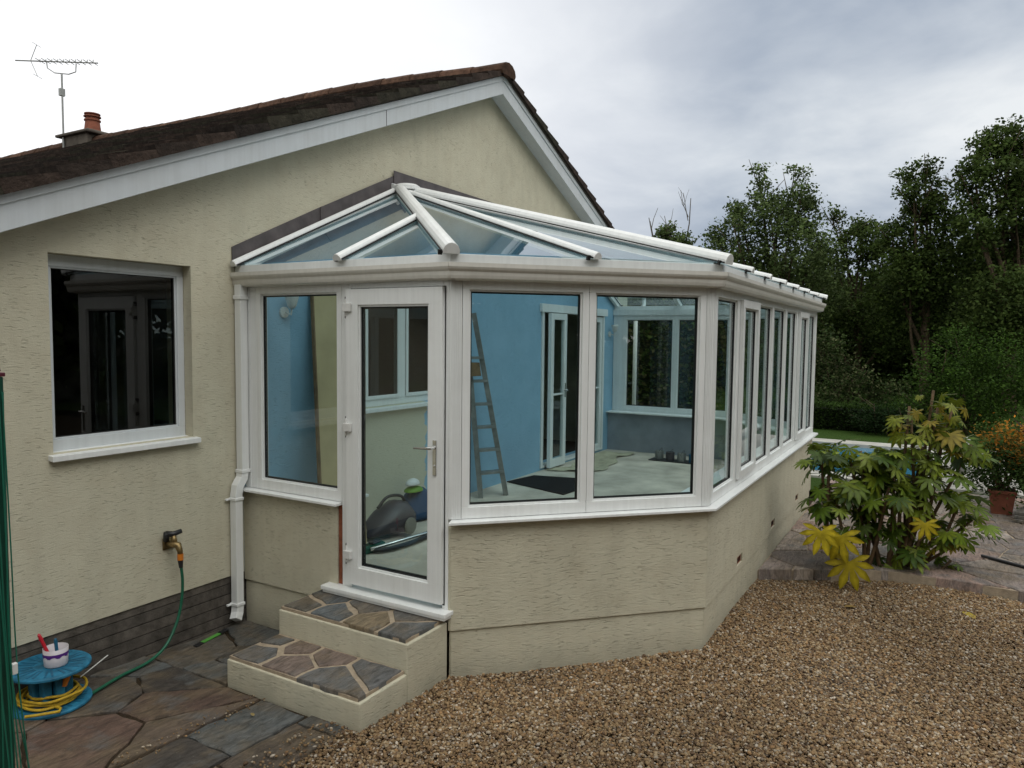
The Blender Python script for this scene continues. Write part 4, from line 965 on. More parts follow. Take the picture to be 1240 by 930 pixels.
for s_ in (-1,1):
    mb=MB(); mb.lathe([(.06,-.012),(.075,-.008),(.075,.010),(.05,.016)],(vx+.10,vy-.17 if s_<0 else vy+.10,ZFl+.105),20,'y'); mb.build('wheel',simple('wheel_grey',(.25,.23,.19),.5) if s_<0 else M['greyplastic'],vc)
mb=MB(); mb.tube(bez([(vx-.25,vy+.06,ZFl+.10),(vx-.42,vy-.05,ZFl+.06),(vx-.45,vy-.25,ZFl+.03),(vx-.2,vy-.34,ZFl+.03),(vx+.2,vy-.33,ZFl+.03),(vx+.45,vy-.25,ZFl+.03)]),.020,8); mb.build('suction_hose',M['blackplastic'],vc,smooth=True)
mb=MB(); mb.tube([(vx-.50,vy-.22,ZFl+.045),(vx+.62,vy-.38,ZFl+.05)],.015,10); mb.build('suction_tube',M['chrome'],vc,smooth=True)
bg=thing('tool_bag','blue cloth bag with green and white packets against the wall','bag',(1.95,-.22,ZFl))
mb=MB(); blob(mb,(1.95,-.20,ZFl+.02),.24,.16,.30); mb.build('bag_body',simple('blue_cloth',(.015,.06,.14),.8),bg,smooth=True)
mb=MB(); blob(mb,(1.83,-.25,ZFl+.30),.12,.08,.05); mb.build('green_packet',simple('lime_plastic',(.14,.30,.02),.5),bg,smooth=True)
mb=MB(); blob(mb,(1.80,-.26,ZFl+.37),.09,.06,.06); mb.build('white_packet',M['whiteplastic'],bg,smooth=True)
gt=thing('dustpan','flat dark green plastic box on the floor just inside the door','box',(.80,-.62,ZFl))
mb=MB(); mb.hexa([(.62,-.60,ZFl+.001),(.94,-.66,ZFl+.001),(.98,-.54,ZFl+.001),(.66,-.48,ZFl+.001),(.62,-.60,ZFl+.05),(.93,-.65,ZFl+.07),(.97,-.55,ZFl+.07),(.66,-.49,ZFl+.05)]); mb.build('tray',simple('green_plastic',(.01,.09,.06),.4),gt,bevel=.012)
mb=MB(); mb.box(.80,.90,-.625,-.57,ZFl+.071,ZFl+.085); mb.build('lid',M['greyplastic'],gt,bevel=.004)
mb=MB(); mb.prism([(3.70,-.97,ZFl+.001),(4.15,-1.0,ZFl+.001),(4.70,-.72,ZFl+.001),(4.55,-.12,ZFl+.001),(4.0,-.03,ZFl+.001)],(0,0,.012)); tag(mb.build('door_mat',M['mat'],bevel=.004),'black rubber mat on the conservatory floor near the french doors','mat')
# dust sheet
rng=np.random.default_rng(5); nx,ny=34,16; gxs=np.linspace(5.05,7.0,nx); gys=np.linspace(-.62,-.10,ny); V_=[];
for j,yy in enumerate(gys):
    for i,xx in enumerate(gxs): 
        V_.append((xx+.06*math.sin(yy*9),yy+.10*math.sin(xx*3.1)+.04*math.sin(xx*9),ZFl+.006+.022*abs(math.sin(xx*7+yy*5))*abs(math.sin(yy*11-xx*3))))
mb=MB(); mb.add(V_,[(j*nx+i,j*nx+i+1,(j+1)*nx+i+1,(j+1)*nx+i) for j in range(ny-1) for i in range(nx-1)]); tag(mb.build('dust_sheet',M['cloth'],smooth=True),'crumpled cream dust sheet on the floor at the french doors','dust sheet')
def tin(x,y,mat,lab,h=.13,r=.065):
    t=thing('paint_tin',lab,'paint tin',(x,y,ZFl),'paint tins on the tray'); m_=MB(); m_.lathe([(r,.013),(r,h),(r*.93,h+.002),(r*.93,h-.01)],(x,y,ZFl),18); m_.build('can',mat,t)
    m_=MB(); m_.tube([(x-r,y,ZFl+h*.8),(x-r*.8,y-.03,ZFl+h+.03),(x,y-.04,ZFl+h+.05),(x+r*.8,y-.03,ZFl+h+.03),(x+r,y,ZFl+h*.8)],.003,5); m_.build('handle',M['blackplastic'],t)
for x,y,mt,lb in ((6.78,-1.06,M['alu'],'open paint tin at the left end of the tray'),(6.74,-1.24,M['greyplastic'],'dark paint tin second from the left on the tray'),(6.72,-1.42,M['alu'],'silver paint tin in the middle of the tray'),(6.70,-1.60,M['bluedark'],'dark blue paint tin at the right end of the tray')): tin(x,y,mt,lb)
mb=MB(); mb.box(6.60,6.88,-1.70,-.95,ZFl+.001,ZFl+.012); tag(mb.build('black_tray',M['blackplastic'],bevel=.004),'flat black tray under the paint tins on the conservatory floor','tray')
# ------------------------------------------------------------------ foliage generators
def quads(centers,size,rng,cols,aspect=.6,updir=.35):
    n=len(centers); a=rng.normal(0,1,(n,3)); a[:,2]*=.6; a/=np.linalg.norm(a,axis=1)[:,None]
    b=rng.normal(0,1,(n,3)); b-=a*np.sum(a*b,1)[:,None]; b/=np.linalg.norm(b,axis=1)[:,None]
    s=(size*rng.uniform(.6,1.35,n))[:,None] if np.isscalar(size) else (size*rng.uniform(.6,1.35,n))[:,None]
    c=centers; nn=np.cross(a,b)
    v=np.stack([c-a*s*.5,c+b*s*aspect*.5+nn*s*.08,c+a*s*.5,c-b*s*aspect*.5+nn*s*.08],1).reshape(-1,3)
    f=np.arange(n*4).reshape(n,4); return v,f,np.repeat(cols,4,0)
def crown_points(blobs,n,rng,depth=1.0,sub=.42):
    """leaf centres grouped in small clumps around the surface of each blob; blobs: (x,z,r) or (x,y,z,r)"""
    B=np.array([(b[0],rng.uniform(-1,1)*b[2]*depth*.9,b[1],b[2]) if len(b)==3 else b for b in blobs],float)
    wts=B[:,3]**2.2; wts/=wts.sum(); nc=max(40,n//38); ci=rng.choice(len(B),nc,p=wts)
    d=rng.normal(0,1,(nc,3)); d/=np.linalg.norm(d,axis=1)[:,None]; rad=B[ci,3]*rng.uniform(.45,1.06,nc)
    cen=B[ci,:3]+d*rad[:,None]*np.array([1,1.1,.95]); cr=B[ci,3]*sub*rng.uniform(.35,1.0,nc)**1.0; cr=np.clip(cr,.24,.60)
    li=rng.integers(0,nc,n); e=rng.normal(0,1,(n,3)); p=cen[li]+e*(cr[li]*.55)[:,None]*np.array([1,1,.8]); e/=np.linalg.norm(e,axis=1)[:,None]
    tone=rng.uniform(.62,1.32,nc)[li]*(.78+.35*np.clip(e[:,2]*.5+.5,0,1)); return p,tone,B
def tree(name,x,y,blobs,nleaf,lsize,pal,seed,label,group=None,trunk=.16,depth=1.0,bark='bark',base=0.05,limbs=True):
    rng=np.random.default_rng(seed); t=thing(name,label,name.replace('_',' ') if name in('shrub',) else 'tree',(x,y,base),group)
    p,tone,B=crown_points(blobs,nleaf,rng,depth)
    # blob frame: lateral axis r2, depth axis f2
    W=np.outer(p[:,0],[.50254,-.86455,0])+np.outer(p[:,1],[.86455,.50254,0])+np.outer(p[:,2],[0,0,1])+np.array([x,y,0])
    pal=np.array(pal); col=pal[rng.integers(0,len(pal),nleaf)]*tone[:,None]
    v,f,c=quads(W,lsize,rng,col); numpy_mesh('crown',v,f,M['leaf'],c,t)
    mb=MB(); BW=[np.array([x,y,0])+b[0]*np.array([.50254,-.86455,0])+b[1]*np.array([.86455,.50254,0])+np.array([0,0,b[2]]) for b in B]
    rnd=random.Random(seed); top=max(BW,key=lambda q:q[2]); H=top[2]
    tp_=[(x+rnd.uniform(-.1,.1)*i/4,y+rnd.uniform(-.1,.1)*i/4,base-.1+(H*.62-base)*i/5) for i in range(6)]
    mb.tube(tp_,[trunk*(1-.13*i) for i in range(6)],9)
    if limbs:
        for b in BW:
            k=min(5,max(1,int(5*min(1,max(0,(b[2]-1.2)/(H))) )))
            s_=Vector(tp_[k]); e_=Vector(b); m_=(s_+e_)/2+Vector((rnd.uniform(-.2,.2),rnd.uniform(-.2,.2),rnd.uniform(-.25,.1)))
            mb.tube(bez([s_,m_,e_],4),[trunk*.42*(1-i/11) for i in range(9)],6)
            for _ in range(3):
                q=e_+Vector((rnd.gauss(0,.35),rnd.gauss(0,.35),rnd.uniform(0,.5))); mb.tube([m_+(e_-m_)*rnd.uniform(.3,1),q],[trunk*.14,.008],5)
    mb.build('trunk',M[bark],t,smooth=True); return t
G1=[(.085,.125,.042),(.065,.10,.03),(.11,.15,.05),(.058,.085,.03)]; G2=[(.044,.072,.016),(.055,.088,.019),(.036,.06,.014),(.07,.10,.024)]; G3=[(.075,.12,.03),(.05,.09,.02),(.09,.13,.035)]
tr='trees behind the pool and lawn'
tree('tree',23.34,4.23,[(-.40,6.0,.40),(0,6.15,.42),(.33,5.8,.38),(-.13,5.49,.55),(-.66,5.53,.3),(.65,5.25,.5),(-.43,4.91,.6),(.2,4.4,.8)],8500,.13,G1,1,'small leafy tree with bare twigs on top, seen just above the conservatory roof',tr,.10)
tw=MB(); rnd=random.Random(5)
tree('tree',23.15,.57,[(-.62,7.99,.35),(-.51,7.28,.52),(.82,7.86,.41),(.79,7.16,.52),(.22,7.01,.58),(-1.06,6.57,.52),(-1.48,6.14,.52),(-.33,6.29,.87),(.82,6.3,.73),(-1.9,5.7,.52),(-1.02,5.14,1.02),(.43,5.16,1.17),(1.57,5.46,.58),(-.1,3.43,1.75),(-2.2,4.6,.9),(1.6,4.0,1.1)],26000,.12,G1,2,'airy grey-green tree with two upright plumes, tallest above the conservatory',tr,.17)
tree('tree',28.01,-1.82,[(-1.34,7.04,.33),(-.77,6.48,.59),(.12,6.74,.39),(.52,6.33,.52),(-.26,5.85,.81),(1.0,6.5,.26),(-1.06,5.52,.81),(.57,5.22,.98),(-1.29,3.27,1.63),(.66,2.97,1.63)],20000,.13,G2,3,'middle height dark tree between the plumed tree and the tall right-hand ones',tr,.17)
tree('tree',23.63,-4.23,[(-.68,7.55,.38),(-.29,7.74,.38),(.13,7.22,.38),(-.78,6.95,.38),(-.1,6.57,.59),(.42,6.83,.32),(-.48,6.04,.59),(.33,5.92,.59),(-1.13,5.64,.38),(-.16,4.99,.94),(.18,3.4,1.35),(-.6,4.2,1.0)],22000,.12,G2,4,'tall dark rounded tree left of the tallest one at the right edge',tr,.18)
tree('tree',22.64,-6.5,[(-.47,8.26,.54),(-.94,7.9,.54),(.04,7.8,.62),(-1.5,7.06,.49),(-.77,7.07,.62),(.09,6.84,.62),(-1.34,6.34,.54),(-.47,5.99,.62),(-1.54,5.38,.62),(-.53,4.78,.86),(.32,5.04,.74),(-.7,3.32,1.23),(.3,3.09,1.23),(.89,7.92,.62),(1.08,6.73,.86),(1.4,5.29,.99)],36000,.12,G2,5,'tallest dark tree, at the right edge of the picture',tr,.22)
tree('shrub',16.12,-5.23,[(-.16,1.93,.67),(-.9,1.54,.67),(.62,1.75,.72),(-.4,.97,.86),(.77,.8,.86),(-1.15,.77,.53),(1.31,1.38,.67),(.1,1.2,.9)],17000,.065,[(.035,.075,.010),(.055,.105,.015),(.024,.052,.008)],6,'large rounded fresh green shrub on the lawn at the right',None,.06)
tree('shrub',18.03,-2.54,[(-.68,2.06,.49),(-.21,1.51,.56),(.37,1.17,.49),(-.41,.94,.56),(.95,.84,.49)],5000,.085,[(.03,.055,.013),(.045,.07,.02),(.02,.035,.01),(.09,.10,.045)],7,'loose mixed shrub behind the clipped hedge, next to the conservatory corner',None,.05)
# dead twigs belong to the small tree
small=[o for o in bpy.data.objects if o.name=='tree'][0]
mb=MB()
def twig(p,d,l,r,depth):
    p=Vector(p); q=p+Vector(d)*l; m_=(p+q)/2+Vector((rnd.uniform(-.06,.06),rnd.uniform(-.06,.06),0)); mb.tube([p,m_,q],[r,r*.8,r*.5],5)
    if depth>0:
        for _ in range(2):
            s_=rnd.uniform(.35,.8); dd=(Vector(d)+Vector((.50254,-.86455,0))*rnd.uniform(-.7,.7)+Vector((0,0,.35))).normalized(); twig(p+(q-p)*s_,dd,l*.55,r*.55,depth-1)
R2=Vector((.50254,-.86455,0)); b0=Vector((23.34,4.23,0))
twig(b0+R2*-.55+Vector((0,0,5.3)),(R2*-.25+Vector((0,0,1))).normalized(),1.5,.028,1)
twig(b0+R2*.45+Vector((0,0,5.6)),(R2*.10+Vector((0,0,1))).normalized(),1.9,.03,2); twig(b0+R2*.1+Vector((0,0,5.6)),(R2*-.35+Vector((0,0,1))).normalized(),1.3,.022,1)
mb.build('bare_twig',M['twig'],small)
# far-off thicket: one mass of leaves behind the single trees, and behind the photographer
def thicket(name,segs,n,seed,label,hfun,lsize=.2,pal=G2,thick=1.6):
    rng=np.random.default_rng(seed); seg=np.array(segs,float); L=np.linalg.norm(np.diff(seg,axis=0),axis=1); cum=np.r_[0,np.cumsum(L)]
    nc=n//40; s=rng.uniform(0,cum[-1],nc); k=np.clip(np.searchsorted(cum,s)-1,0,len(L)-1); t=(s-cum[k])/L[k]
    xy=seg[k]+(seg[k+1]-seg[k])*t[:,None]; hh=np.array([hfun(a) for a in s]); z=rng.uniform(0,1,nc)**.8*hh
    cen=np.c_[xy+rng.normal(0,thick*.35,(nc,2)),z]; li=rng.integers(0,nc,n); e=rng.normal(0,.34,(n,3)); p=cen[li]+e; p[:,2]=np.maximum(.1,p[:,2])
    col=np.array(pal)[rng.integers(0,len(pal),n)]*rng.uniform(.4,1.3,nc)[li][:,None]; v,f,c=quads(p,lsize,rng,col)
    o=numpy_mesh(name,v,f,M['leaf'],c); tag(o,label,'thicket',kind='stuff'); return o
thicket('woodland',[(25,14),(31,6),(32,0),(29,-6),(27,-13),(24,-20)],95000,21,'dark mass of woodland undergrowth behind the individual trees',lambda s:5.3+.5*math.sin(s*.6)+.45*math.sin(s*1.7),.24)
# added dark sheets that stop the sky showing through the undergrowth
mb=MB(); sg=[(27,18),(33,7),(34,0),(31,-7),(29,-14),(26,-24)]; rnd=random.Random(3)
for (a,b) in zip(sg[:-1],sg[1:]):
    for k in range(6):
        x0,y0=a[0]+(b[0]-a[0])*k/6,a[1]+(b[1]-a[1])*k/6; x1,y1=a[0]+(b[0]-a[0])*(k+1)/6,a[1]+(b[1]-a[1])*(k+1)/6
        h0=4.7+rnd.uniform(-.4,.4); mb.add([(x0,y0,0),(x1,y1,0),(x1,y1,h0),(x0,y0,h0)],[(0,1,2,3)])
tag(mb.build('undergrowth_backing',simple('backing_dark',(.012,.02,.008),.95)),kind='structure')
# clipped hedge beyond the lawn
def hedge(name,x0,x1,y0,y1,h,n,lsize,pal,seed,label):
    rng=np.random.default_rng(seed); t=thing(name,label,'hedge',((x0+x1)/2,(y0+y1)/2,.08))
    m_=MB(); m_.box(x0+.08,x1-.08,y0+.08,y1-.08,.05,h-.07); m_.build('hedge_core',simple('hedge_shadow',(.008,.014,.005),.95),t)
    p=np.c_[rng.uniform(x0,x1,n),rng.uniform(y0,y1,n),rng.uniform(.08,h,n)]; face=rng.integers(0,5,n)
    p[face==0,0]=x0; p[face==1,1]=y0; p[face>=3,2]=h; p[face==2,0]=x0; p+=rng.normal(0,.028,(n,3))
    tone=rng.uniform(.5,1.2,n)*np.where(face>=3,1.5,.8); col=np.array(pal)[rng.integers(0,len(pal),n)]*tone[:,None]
    v,f,c=quads(p,lsize,rng,col); numpy_mesh('hedge_leaves',v,f,M['leaf'],c,t)
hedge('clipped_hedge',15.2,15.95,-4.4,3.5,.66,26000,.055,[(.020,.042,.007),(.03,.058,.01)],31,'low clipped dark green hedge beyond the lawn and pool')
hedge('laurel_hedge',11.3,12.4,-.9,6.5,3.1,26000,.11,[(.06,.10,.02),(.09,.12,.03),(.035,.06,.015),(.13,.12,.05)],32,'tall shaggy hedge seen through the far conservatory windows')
tree('shrub',14.7,-3.7,[(-.3,.42,.30),(.1,.50,.30),(.45,.35,.28)],3500,.055,[(.010,.026,.006),(.014,.032,.008)],41,'small ivy-like shrub in front of the clipped hedge',None,.03)
# trees behind the photographer: seen only as reflections in the glass
# ------------------------------------------------------------------ fatsia
def palmate(rng,size,nl=8):
    """one leaf, petiole base at origin, spreading in +x; returns verts, tris"""
    V=[(0,0,0)];Fc=[]
    for k in range(nl):
        a=(k-(nl-1)/2)*(4.5/nl)*1.0; L=size*(.66-.22*abs(k-(nl-1)/2)/((nl-1)/2)); w=L*.150
        ca,sa=math.cos(a),math.sin(a); b=len(V)
        def q(l,s_,z): return (ca*l-sa*s_,sa*l+ca*s_,z)
        dr=rng.uniform(.10,.30)
        V+= [q(L*.26,-w*.50,-.01*size),q(L*.26,w*.50,-.01*size),q(L*.62,-w,-dr*L*.30),q(L*.62,0,-dr*L*.30-.10*w),q(L*.62,w,-dr*L*.30),q(L*.86,-w*.55,-dr*L*.62),q(L*.86,w*.55,-dr*L*.62),q(L,0,-dr*L)]
        Fc+=[(0,b,b+1),(b,b+2,b+3),(b,b+3,b+1),(b+1,b+3,b+4),(b+2,b+5,b+3),(b+3,b+6,b+4),(b+3,b+5,b+7),(b+3,b+7,b+6)]
    return np.array(V),np.array(Fc)
def fatsia():
    rng=np.random.default_rng(77); t=thing('fatsia_shrub','large fatsia shrub with glossy palmate leaves, several yellowed, at the terrace edge','shrub',(3.85,-4.15,0))
    G=[(.078,.13,.010),(.11,.165,.013),(.040,.075,.008),(.17,.22,.028),(.13,.17,.014)]; YL=[(.42,.33,.015),(.48,.38,.02)]; YG=[(.17,.19,.02),(.12,.15,.015),(.24,.19,.02)]
    ros=[((3.60,-3.80,1.17),.27,G,8),((3.76,-4.05,1.20),.27,G,9),((3.90,-4.30,1.22),.26,G,8),((4.06,-4.55,1.25),.26,G,8),((3.56,-3.73,1.20),.22,G,9),((3.60,-3.80,.88),.23,G,8),((3.98,-4.43,1.63),.17,YG,6),((4.20,-4.78,1.60),.17,YG,6),((4.10,-4.62,1.78),.12,YG,4),((3.70,-3.97,1.13),.28,G,11),((3.84,-4.21,1.15),.28,G,11),((3.98,-4.45,1.50),.24,YG,9),((4.16,-4.73,1.44),.25,YG,10),((4.12,-4.66,1.62),.16,YG,5),((4.28,-4.96,1.30),.27,G,11),((4.02,-4.52,.88),.28,G,11),((3.83,-4.19,.62),.28,G,11),((4.15,-4.74,.50),.28,G,11),((4.2,-4.83,.16),.25,G,8),((4.24,-4.9,.80),.27,G,10),((3.99,-4.47,.40),.28,G,10),((3.92,-4.35,.14),.24,G,7),((4.1,-4.65,1.05),.28,G,11),((3.63,-3.85,.80),.28,G,10),((3.60,-3.86,.48),.25,G,8),((4.32,-4.99,.55),.24,G,8),((3.75,-4.30,.88),.26,G,9),((4.25,-4.4,.95),.27,G,9),((3.95,-4.0,.75),.27,G,9),((4.05,-4.2,1.1),.27,G,9),((4.13,-4.82,.30),.22,YG,4),((3.78,-4.08,1.0),.25,G,8),((3.9,-4.33,.95),.25,G,8)]
    V=[];Fa=[];C=[];base=0
    def place(pos,size,dirv,tilt,col,nl=8,roll=0):
        nonlocal base
        v,f=palmate(rng,size,nl); pet=size*rng.uniform(.35,.7)
        az=dirv; 
        ct,st_=math.cos(tilt),math.sin(tilt)
        v=v.copy(); v[:,0]+=0
        x=v[:,0]*ct+v[:,2]*st_; z=-v[:,0]*st_+v[:,2]*ct; x=x+pet; z=z-pet*.15
        ca,sa=math.cos(az),math.sin(az); w=np.c_[x*ca-v[:,1]*sa,x*sa+v[:,1]*ca,z]+np.array(pos)
        V.append(w); Fa.append(f+base); base+=len(w); sh=rng.uniform(.75,1.25)
        cc=np.repeat(np.array(col)[None]*sh,len(w),0); cc[0]*=1.3; kk=np.arange(len(w)); m3=(kk-1)%8; cc[(kk>0)&((m3==3))]*=1.45; cc[(kk>0)&((m3==2)|(m3==4)|(m3==5)|(m3==6))]*=.80; C.append(cc)
        stalk.append((pos,tuple(w[0])))
    stalk=[]
    for pos,size,pal,n in ros:
        a0=rng.uniform(0,6.28)
        for k in range(int(n*1.35)):
            p=np.array(pos)+rng.normal(0,.045,3)+np.array([0,0,rng.uniform(-.16,.05)]); place(p,size*rng.uniform(.7,1.3)*.88,a0+k*2.4,rng.uniform(.1,1.0)**.8*(1.35 if pal is YG else 1.2),pal[rng.integers(0,len(pal))],int(rng.integers(7,10)))
    # big yellow leaves low at the front, facing the drive
    for pos,size,az in (((3.20,-3.80,.47),.36,3.5),((3.36,-4.02,.42),.40,3.1),((3.38,-4.06,.20),.42,3.3),((3.75,-4.66,.50),.26,3.2)):
        place(np.array(pos)+np.array([.10,.06,.10]),size,az,1.32,YL[rng.integers(0,2)],8)
    numpy_mesh('leaves',np.concatenate(V),np.concatenate(Fa),M['fatsia'],np.concatenate(C),t,smooth=False)
    mb=MB(); roots=[(3.66,-3.92),(3.78,-4.12),(3.92,-4.30),(4.0,-4.42)]
    for pos,size,pal,n in ros:
        rt0=min(roots,key=lambda q:math.hypot(q[0]-pos[0],q[1]-pos[1])+rng.uniform(0,.25)); s_=Vector((rt0[0],rt0[1],-.03)); e_=Vector(pos)
        m_=s_+(e_-s_)*.5+Vector((rng.uniform(-.08,.08),rng.uniform(-.08,.08),-.12*abs(e_.z))); mb.tube(bez([s_,m_,e_],5),[.022-.001*i for i in range(11)],7)
    mb.build('branch',M['barkpale'],t,smooth=True)
    mb=MB()
    for a,b in stalk: mb.tube([a,b],.0028,4,False)
    tag(mb.build('stalks',simple('petiole_green',(.13,.16,.05),.5),t),kind='stuff')
fatsia()
# ------------------------------------------------------------------ pots and plants at the right
def potplant(x,y,w,h,label,leafs,zb=TZ):
    t=thing('potted_plant',label,'potted plant',(x,y,zb)); mb=MB()
    mb.hexa([(x-w*.8,y-w*.8,zb),(x+w*.8,y-w*.8,zb),(x+w*.8,y+w*.8,zb),(x-w*.8,y+w*.8,zb),(x-w,y-w,zb+h),(x+w,y-w,zb+h),(x+w,y+w,zb+h),(x-w,y+w,zb+h)]); mb.box(x-w-.015,x+w+.015,y-w-.015,y+w+.015,zb+h,zb+h+.04); mb.build('pot',M['terracotta'],t,bevel=.006)
    mb=MB(); mb.box(x-w+.01,x+w-.01,y-w+.01,y+w-.01,zb+h+.0405,zb+h+.05); mb.build('compost',M['soil'],t)
    for k,(blobs,n,ls,pal,seed) in enumerate(leafs):
        rng=np.random.default_rng(seed); p,tone,B=crown_points(blobs,n,rng,1.0)
        W=np.outer(p[:,0],[.50254,-.86455,0])+np.outer(p[:,1],[.86455,.50254,0])+np.outer(p[:,2],[0,0,1])+np.array([x,y,0]); col=np.array(pal)[rng.integers(0,len(pal),n)]*tone[:,None]
        v,f,c=quads(W,ls,rng,col,.4); numpy_mesh('foliage' if k==0 else 'flowers',v,f,M['leaf'],c,t)
    mb=MB(); rnd=random.Random(9)
    for _ in range(9): mb.tube([(x+rnd.uniform(-.05,.05),y+rnd.uniform(-.05,.05),zb+h),(x+rnd.uniform(-.25,.25),y+rnd.uniform(-.25,.25),zb+h+.5)],[.012,.005],5)
    mb.build('stem',M['barkpale'],t)
potplant(7.12,-5.40,.135,.26,'square terracotta pot with bushy green plant topped by orange flowers',[([(-.12,.62,.20),(.12,.62,.20),(-.2,.80,.16),(.1,.82,.22),(-.05,.5,.16)],4200,.055,[(.045,.085,.02),(.035,.065,.015)],51),([(0,1.0,.13),(.14,.98,.13),(.24,.92,.10),(.05,.93,.14)],1800,.05,[(.42,.17,.02),(.30,.15,.03),(.20,.13,.02)],52)])
# cordyline behind: red spiky
cd=thing('spiky_plant','small dark red spiky-leaved plant behind the orange flowers','plant',(8.9,-5.95,.09)); mb=MB(); rnd=random.Random(12)
for k in range(40):
    a=rnd.uniform(0,6.28); l=rnd.uniform(.35,.6); e=rnd.uniform(.5,1.3); d=Vector((math.cos(a)*math.cos(e),math.sin(a)*math.cos(e),math.sin(e))); b=Vector((8.9,-5.95,.78)); s_=d.cross(Vector((0,0,1))).normalized()*.012
    mb.add([b-s_,b+s_,b+d*l*.6+s_*1.2,b+d*l+Vector((0,0,-.05)),b+d*l*.6-s_*1.2],[(0,1,2,3,4)])
mb.build('leaves',simple('cordyline_red',(.09,.02,.02),.6),cd); mb=MB(); mb.tube([(8.9,-5.95,.05),(8.9,-5.95,.80)],.03,8); mb.build('stem',M['barkpale'],cd)
tree('shrub',7.0,-5.93,[(-.02,.42,.20),(.15,.40,.22),(0.1,.60,.16),(.3,.5,.2)],3600,.04,[(.20,.22,.05),(.12,.15,.03),(.30,.30,.10)],53,'small yellow-green variegated shrub at the right edge of the picture',None,.02)
tree('shrub',10.2,-6.6,[(-.1,.8,.3),(.25,.7,.3),(.05,.45,.3)],2500,.07,[(.03,.08,.02),(.05,.11,.03)],54,'leafy green border plant behind the orange-topped pot',None,.03)
mb=MB()
for k in range(3): mb.prism([(6.62+.02*k,-5.50,TZ+.002+.042*k),(7.2,-5.62-.02*k,TZ+.002+.042*k),(7.1,-6.3,TZ+.002+.042*k),(6.45,-6.3,TZ+.002+.042*k)],(0,0,.040))
o=mb.build('stone_stack',M['stone'],bevel=.006); vcol(o,[(.15,.14,.12)]*len(o.data.vertices)); tag(o,'low stack of flat grey stones beside the terracotta pot','stone stack')
mb=MB(); mb.tube([(4.72,-5.10,TZ+.018),(4.30,-5.75,TZ+.018)],.016,8); tag(mb.build('black_pipe',M['blackplastic']),'short black plastic pipe lying on the terrace paving','pipe')
# pool cover roller, by the pool
pr0=thing('pool_cover_roller','pale pool cover rolled on a low reel beside the pool','pool roller',(10.1,-5.05,.13))
mb=MB(); mb.tube(bez([(8.4,-5.0,.42),(9.2,-5.02,.44),(10.2,-5.06,.43),(11.2,-5.1,.44),(11.9,-5.12,.42)],4),.085,14); mb.build('rolled_cover',simple('pale_cover',(.55,.57,.53),.6),pr0,smooth=True)
for x,y in ((8.35,-5.0),(11.95,-5.12)):
    mb=MB(); mb.tube([(x,y-.18,.131),(x,y,.50),(x,y+.18,.131)],.018,8); mb.tube([(x-.03,y,.43),(x+.06,y,.43)],.03,10); mb.build('leg',M['alu'],pr0)
# added out-of-view trees keep bright sky out of the pane reflections
rng=np.random.default_rng(91)
conif=None
spots=[(-13,-8,0),(-10,-13,1),(-6,-16,2),(-1.5,-18,3),(4,-19,4),(10,-19,5),(-15,-3,6)]
lbs=['added out-of-view tree beyond the drive, west end','added out-of-view tree beyond the drive, facing the corner panes','added out-of-view tree beyond the drive, behind the photographer','added out-of-view tree beyond the drive, opposite the door','added out-of-view tree opposite the long side','added out-of-view tree opposite the pool end','added out-of-view tree at the back of the drive, nearest the house']
for (x,y,k) in spots:
    if conif is None:
        conif=tree('added_tree',x,y,[(0,1.2,2.9),(.8,3.0,2.9),(-.9,3.4,2.8),(0,5.2,2.7),(.3,7.2,2.2)],15000,.36,G2,92,lbs[k],'added out-of-view trees, mirrored in the panes',.2)
    else:
        c_=conif.copy(); COL.objects.link(c_); c_.location=(x,y,.05); c_['label']=lbs[k]; s_=random.uniform(1.2,1.5); c_.scale=(1,1,s_)
        for chd in list(conif.children):
            d=chd.copy(); COL.objects.link(d); d.parent=c_
# ------------------------------------------------------------------ world, sun, camera
w=bpy.data.worlds.new('World'); sc.world=w; w.use_nodes=True; nt=w.node_tree
for n in list(nt.nodes): nt.nodes.remove(n)
wo=nt.nodes.new('ShaderNodeOutputWorld'); bgn=nt.nodes.new('ShaderNodeBackground')
SUN_EL,SUN_AZ=R(52),R(0)
sky=nt.nodes.new('ShaderNodeTexSky'); sky.sky_type='NISHITA'; sky.sun_disc=False; sky.sun_elevation=SUN_EL; sky.sun_rotation=SUN_AZ
STR=.1; bgn.inputs[1].default_value=STR
tc=N(nt,'ShaderNodeTexCoord'); sp=N(nt,'ShaderNodeSeparateXYZ',ins={0:tc.outputs['Generated']})
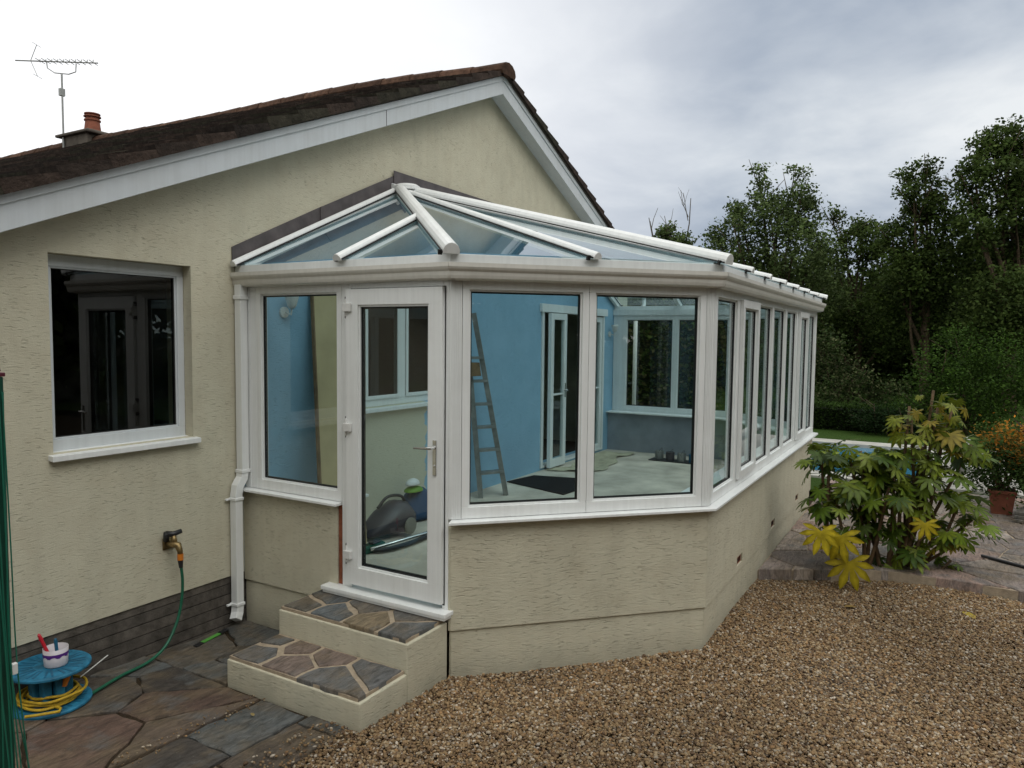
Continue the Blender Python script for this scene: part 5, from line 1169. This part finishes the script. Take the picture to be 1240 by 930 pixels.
# cloud deck: project the view direction on a plane overhead so clouds flatten towards the horizon
zz=math_(nt,'ADD',math_(nt,'MAXIMUM',sp.outputs[2],0.0),.22)
cv=N(nt,'ShaderNodeCombineXYZ',ins={0:math_(nt,'DIVIDE',sp.outputs[0],zz),1:math_(nt,'DIVIDE',sp.outputs[1],zz)})
n1=noise(nt,cv.outputs[0],.75,7,.52,.35); n2=noise(nt,cv.outputs[0],2.6,6,.55,.3)
dn=N(nt,'ShaderNodeVectorMath',operation='DOT_PRODUCT',ins={0:tc.outputs['Generated'],1:tuple(Vector((.34,.82,.30)).normalized())}).outputs['Value']
glow=ramp(nt,dn,[(.62,0.0),(.97,1.0)])
cl=math_(nt,'ADD',math_(nt,'MULTIPLY',n1,.75),math_(nt,'MULTIPLY',n2,.25))
clouds=ramp(nt,cl,[(.36,(3.1,3.7,4.7)),(.46,(4.3,4.9,5.8)),(.56,(6.4,6.9,7.5)),(.66,(8.8,9.1,9.3))])
clouds=mixc(nt,glow,clouds,(12.0,12.0,12.1))
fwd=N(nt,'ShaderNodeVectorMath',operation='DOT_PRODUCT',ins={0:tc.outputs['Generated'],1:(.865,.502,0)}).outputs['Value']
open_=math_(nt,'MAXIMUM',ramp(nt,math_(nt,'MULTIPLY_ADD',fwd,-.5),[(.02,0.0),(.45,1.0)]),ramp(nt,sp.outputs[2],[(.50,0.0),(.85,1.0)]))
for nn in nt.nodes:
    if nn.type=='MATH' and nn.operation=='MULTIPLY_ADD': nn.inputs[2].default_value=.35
clouds=mixc(nt,open_,clouds,(13.6,13.6,13.0))  # unseen sky behind and overhead brightened to light the walls
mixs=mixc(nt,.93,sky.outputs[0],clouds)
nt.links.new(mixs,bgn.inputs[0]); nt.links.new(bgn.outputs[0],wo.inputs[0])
sd=bpy.data.lights.new('sun','SUN'); sd.energy=.75; sd.angle=R(35); sd.color=(1,.985,.95); so=bpy.data.objects.new('sun',sd); link(so)
# sun placed behind the photographer, where the unseen sky is brightened
dirv=Vector((-.35,-.80,0)).normalized()*math.cos(SUN_EL)+Vector((0,0,math.sin(SUN_EL))); so.rotation_euler=dirv.to_track_quat('Z','Y').to_euler()
sky.sun_rotation=math.atan2(dirv.x,dirv.y)
cam=bpy.data.cameras.new('camera'); co=bpy.data.objects.new('camera',cam); link(co); sc.camera=co
cam.sensor_fit='HORIZONTAL'; cam.sensor_width=36; cam.lens=891.88/1240*36; cam.clip_start=.05; cam.clip_end=1000
rt=Vector((.50312304,-.8641445,.01102254)); up=Vector((.04993285,.04180032,.99787747)); fw=Vector((.86277107,.50150476,-.0641799))
m4=Matrix((rt,up,-fw)).transposed().to_4x4(); m4.translation=Vector((-3.8681,-4.6655,2.2418)); co.matrix_world=m4
sc.view_settings.view_transform='Standard'; sc.view_settings.look='None'; sc.view_settings.exposure=0
sc.render.engine='CYCLES'; sc.cycles.max_bounces=10; sc.cycles.transparent_max_bounces=24; sc.cycles.glossy_bounces=6
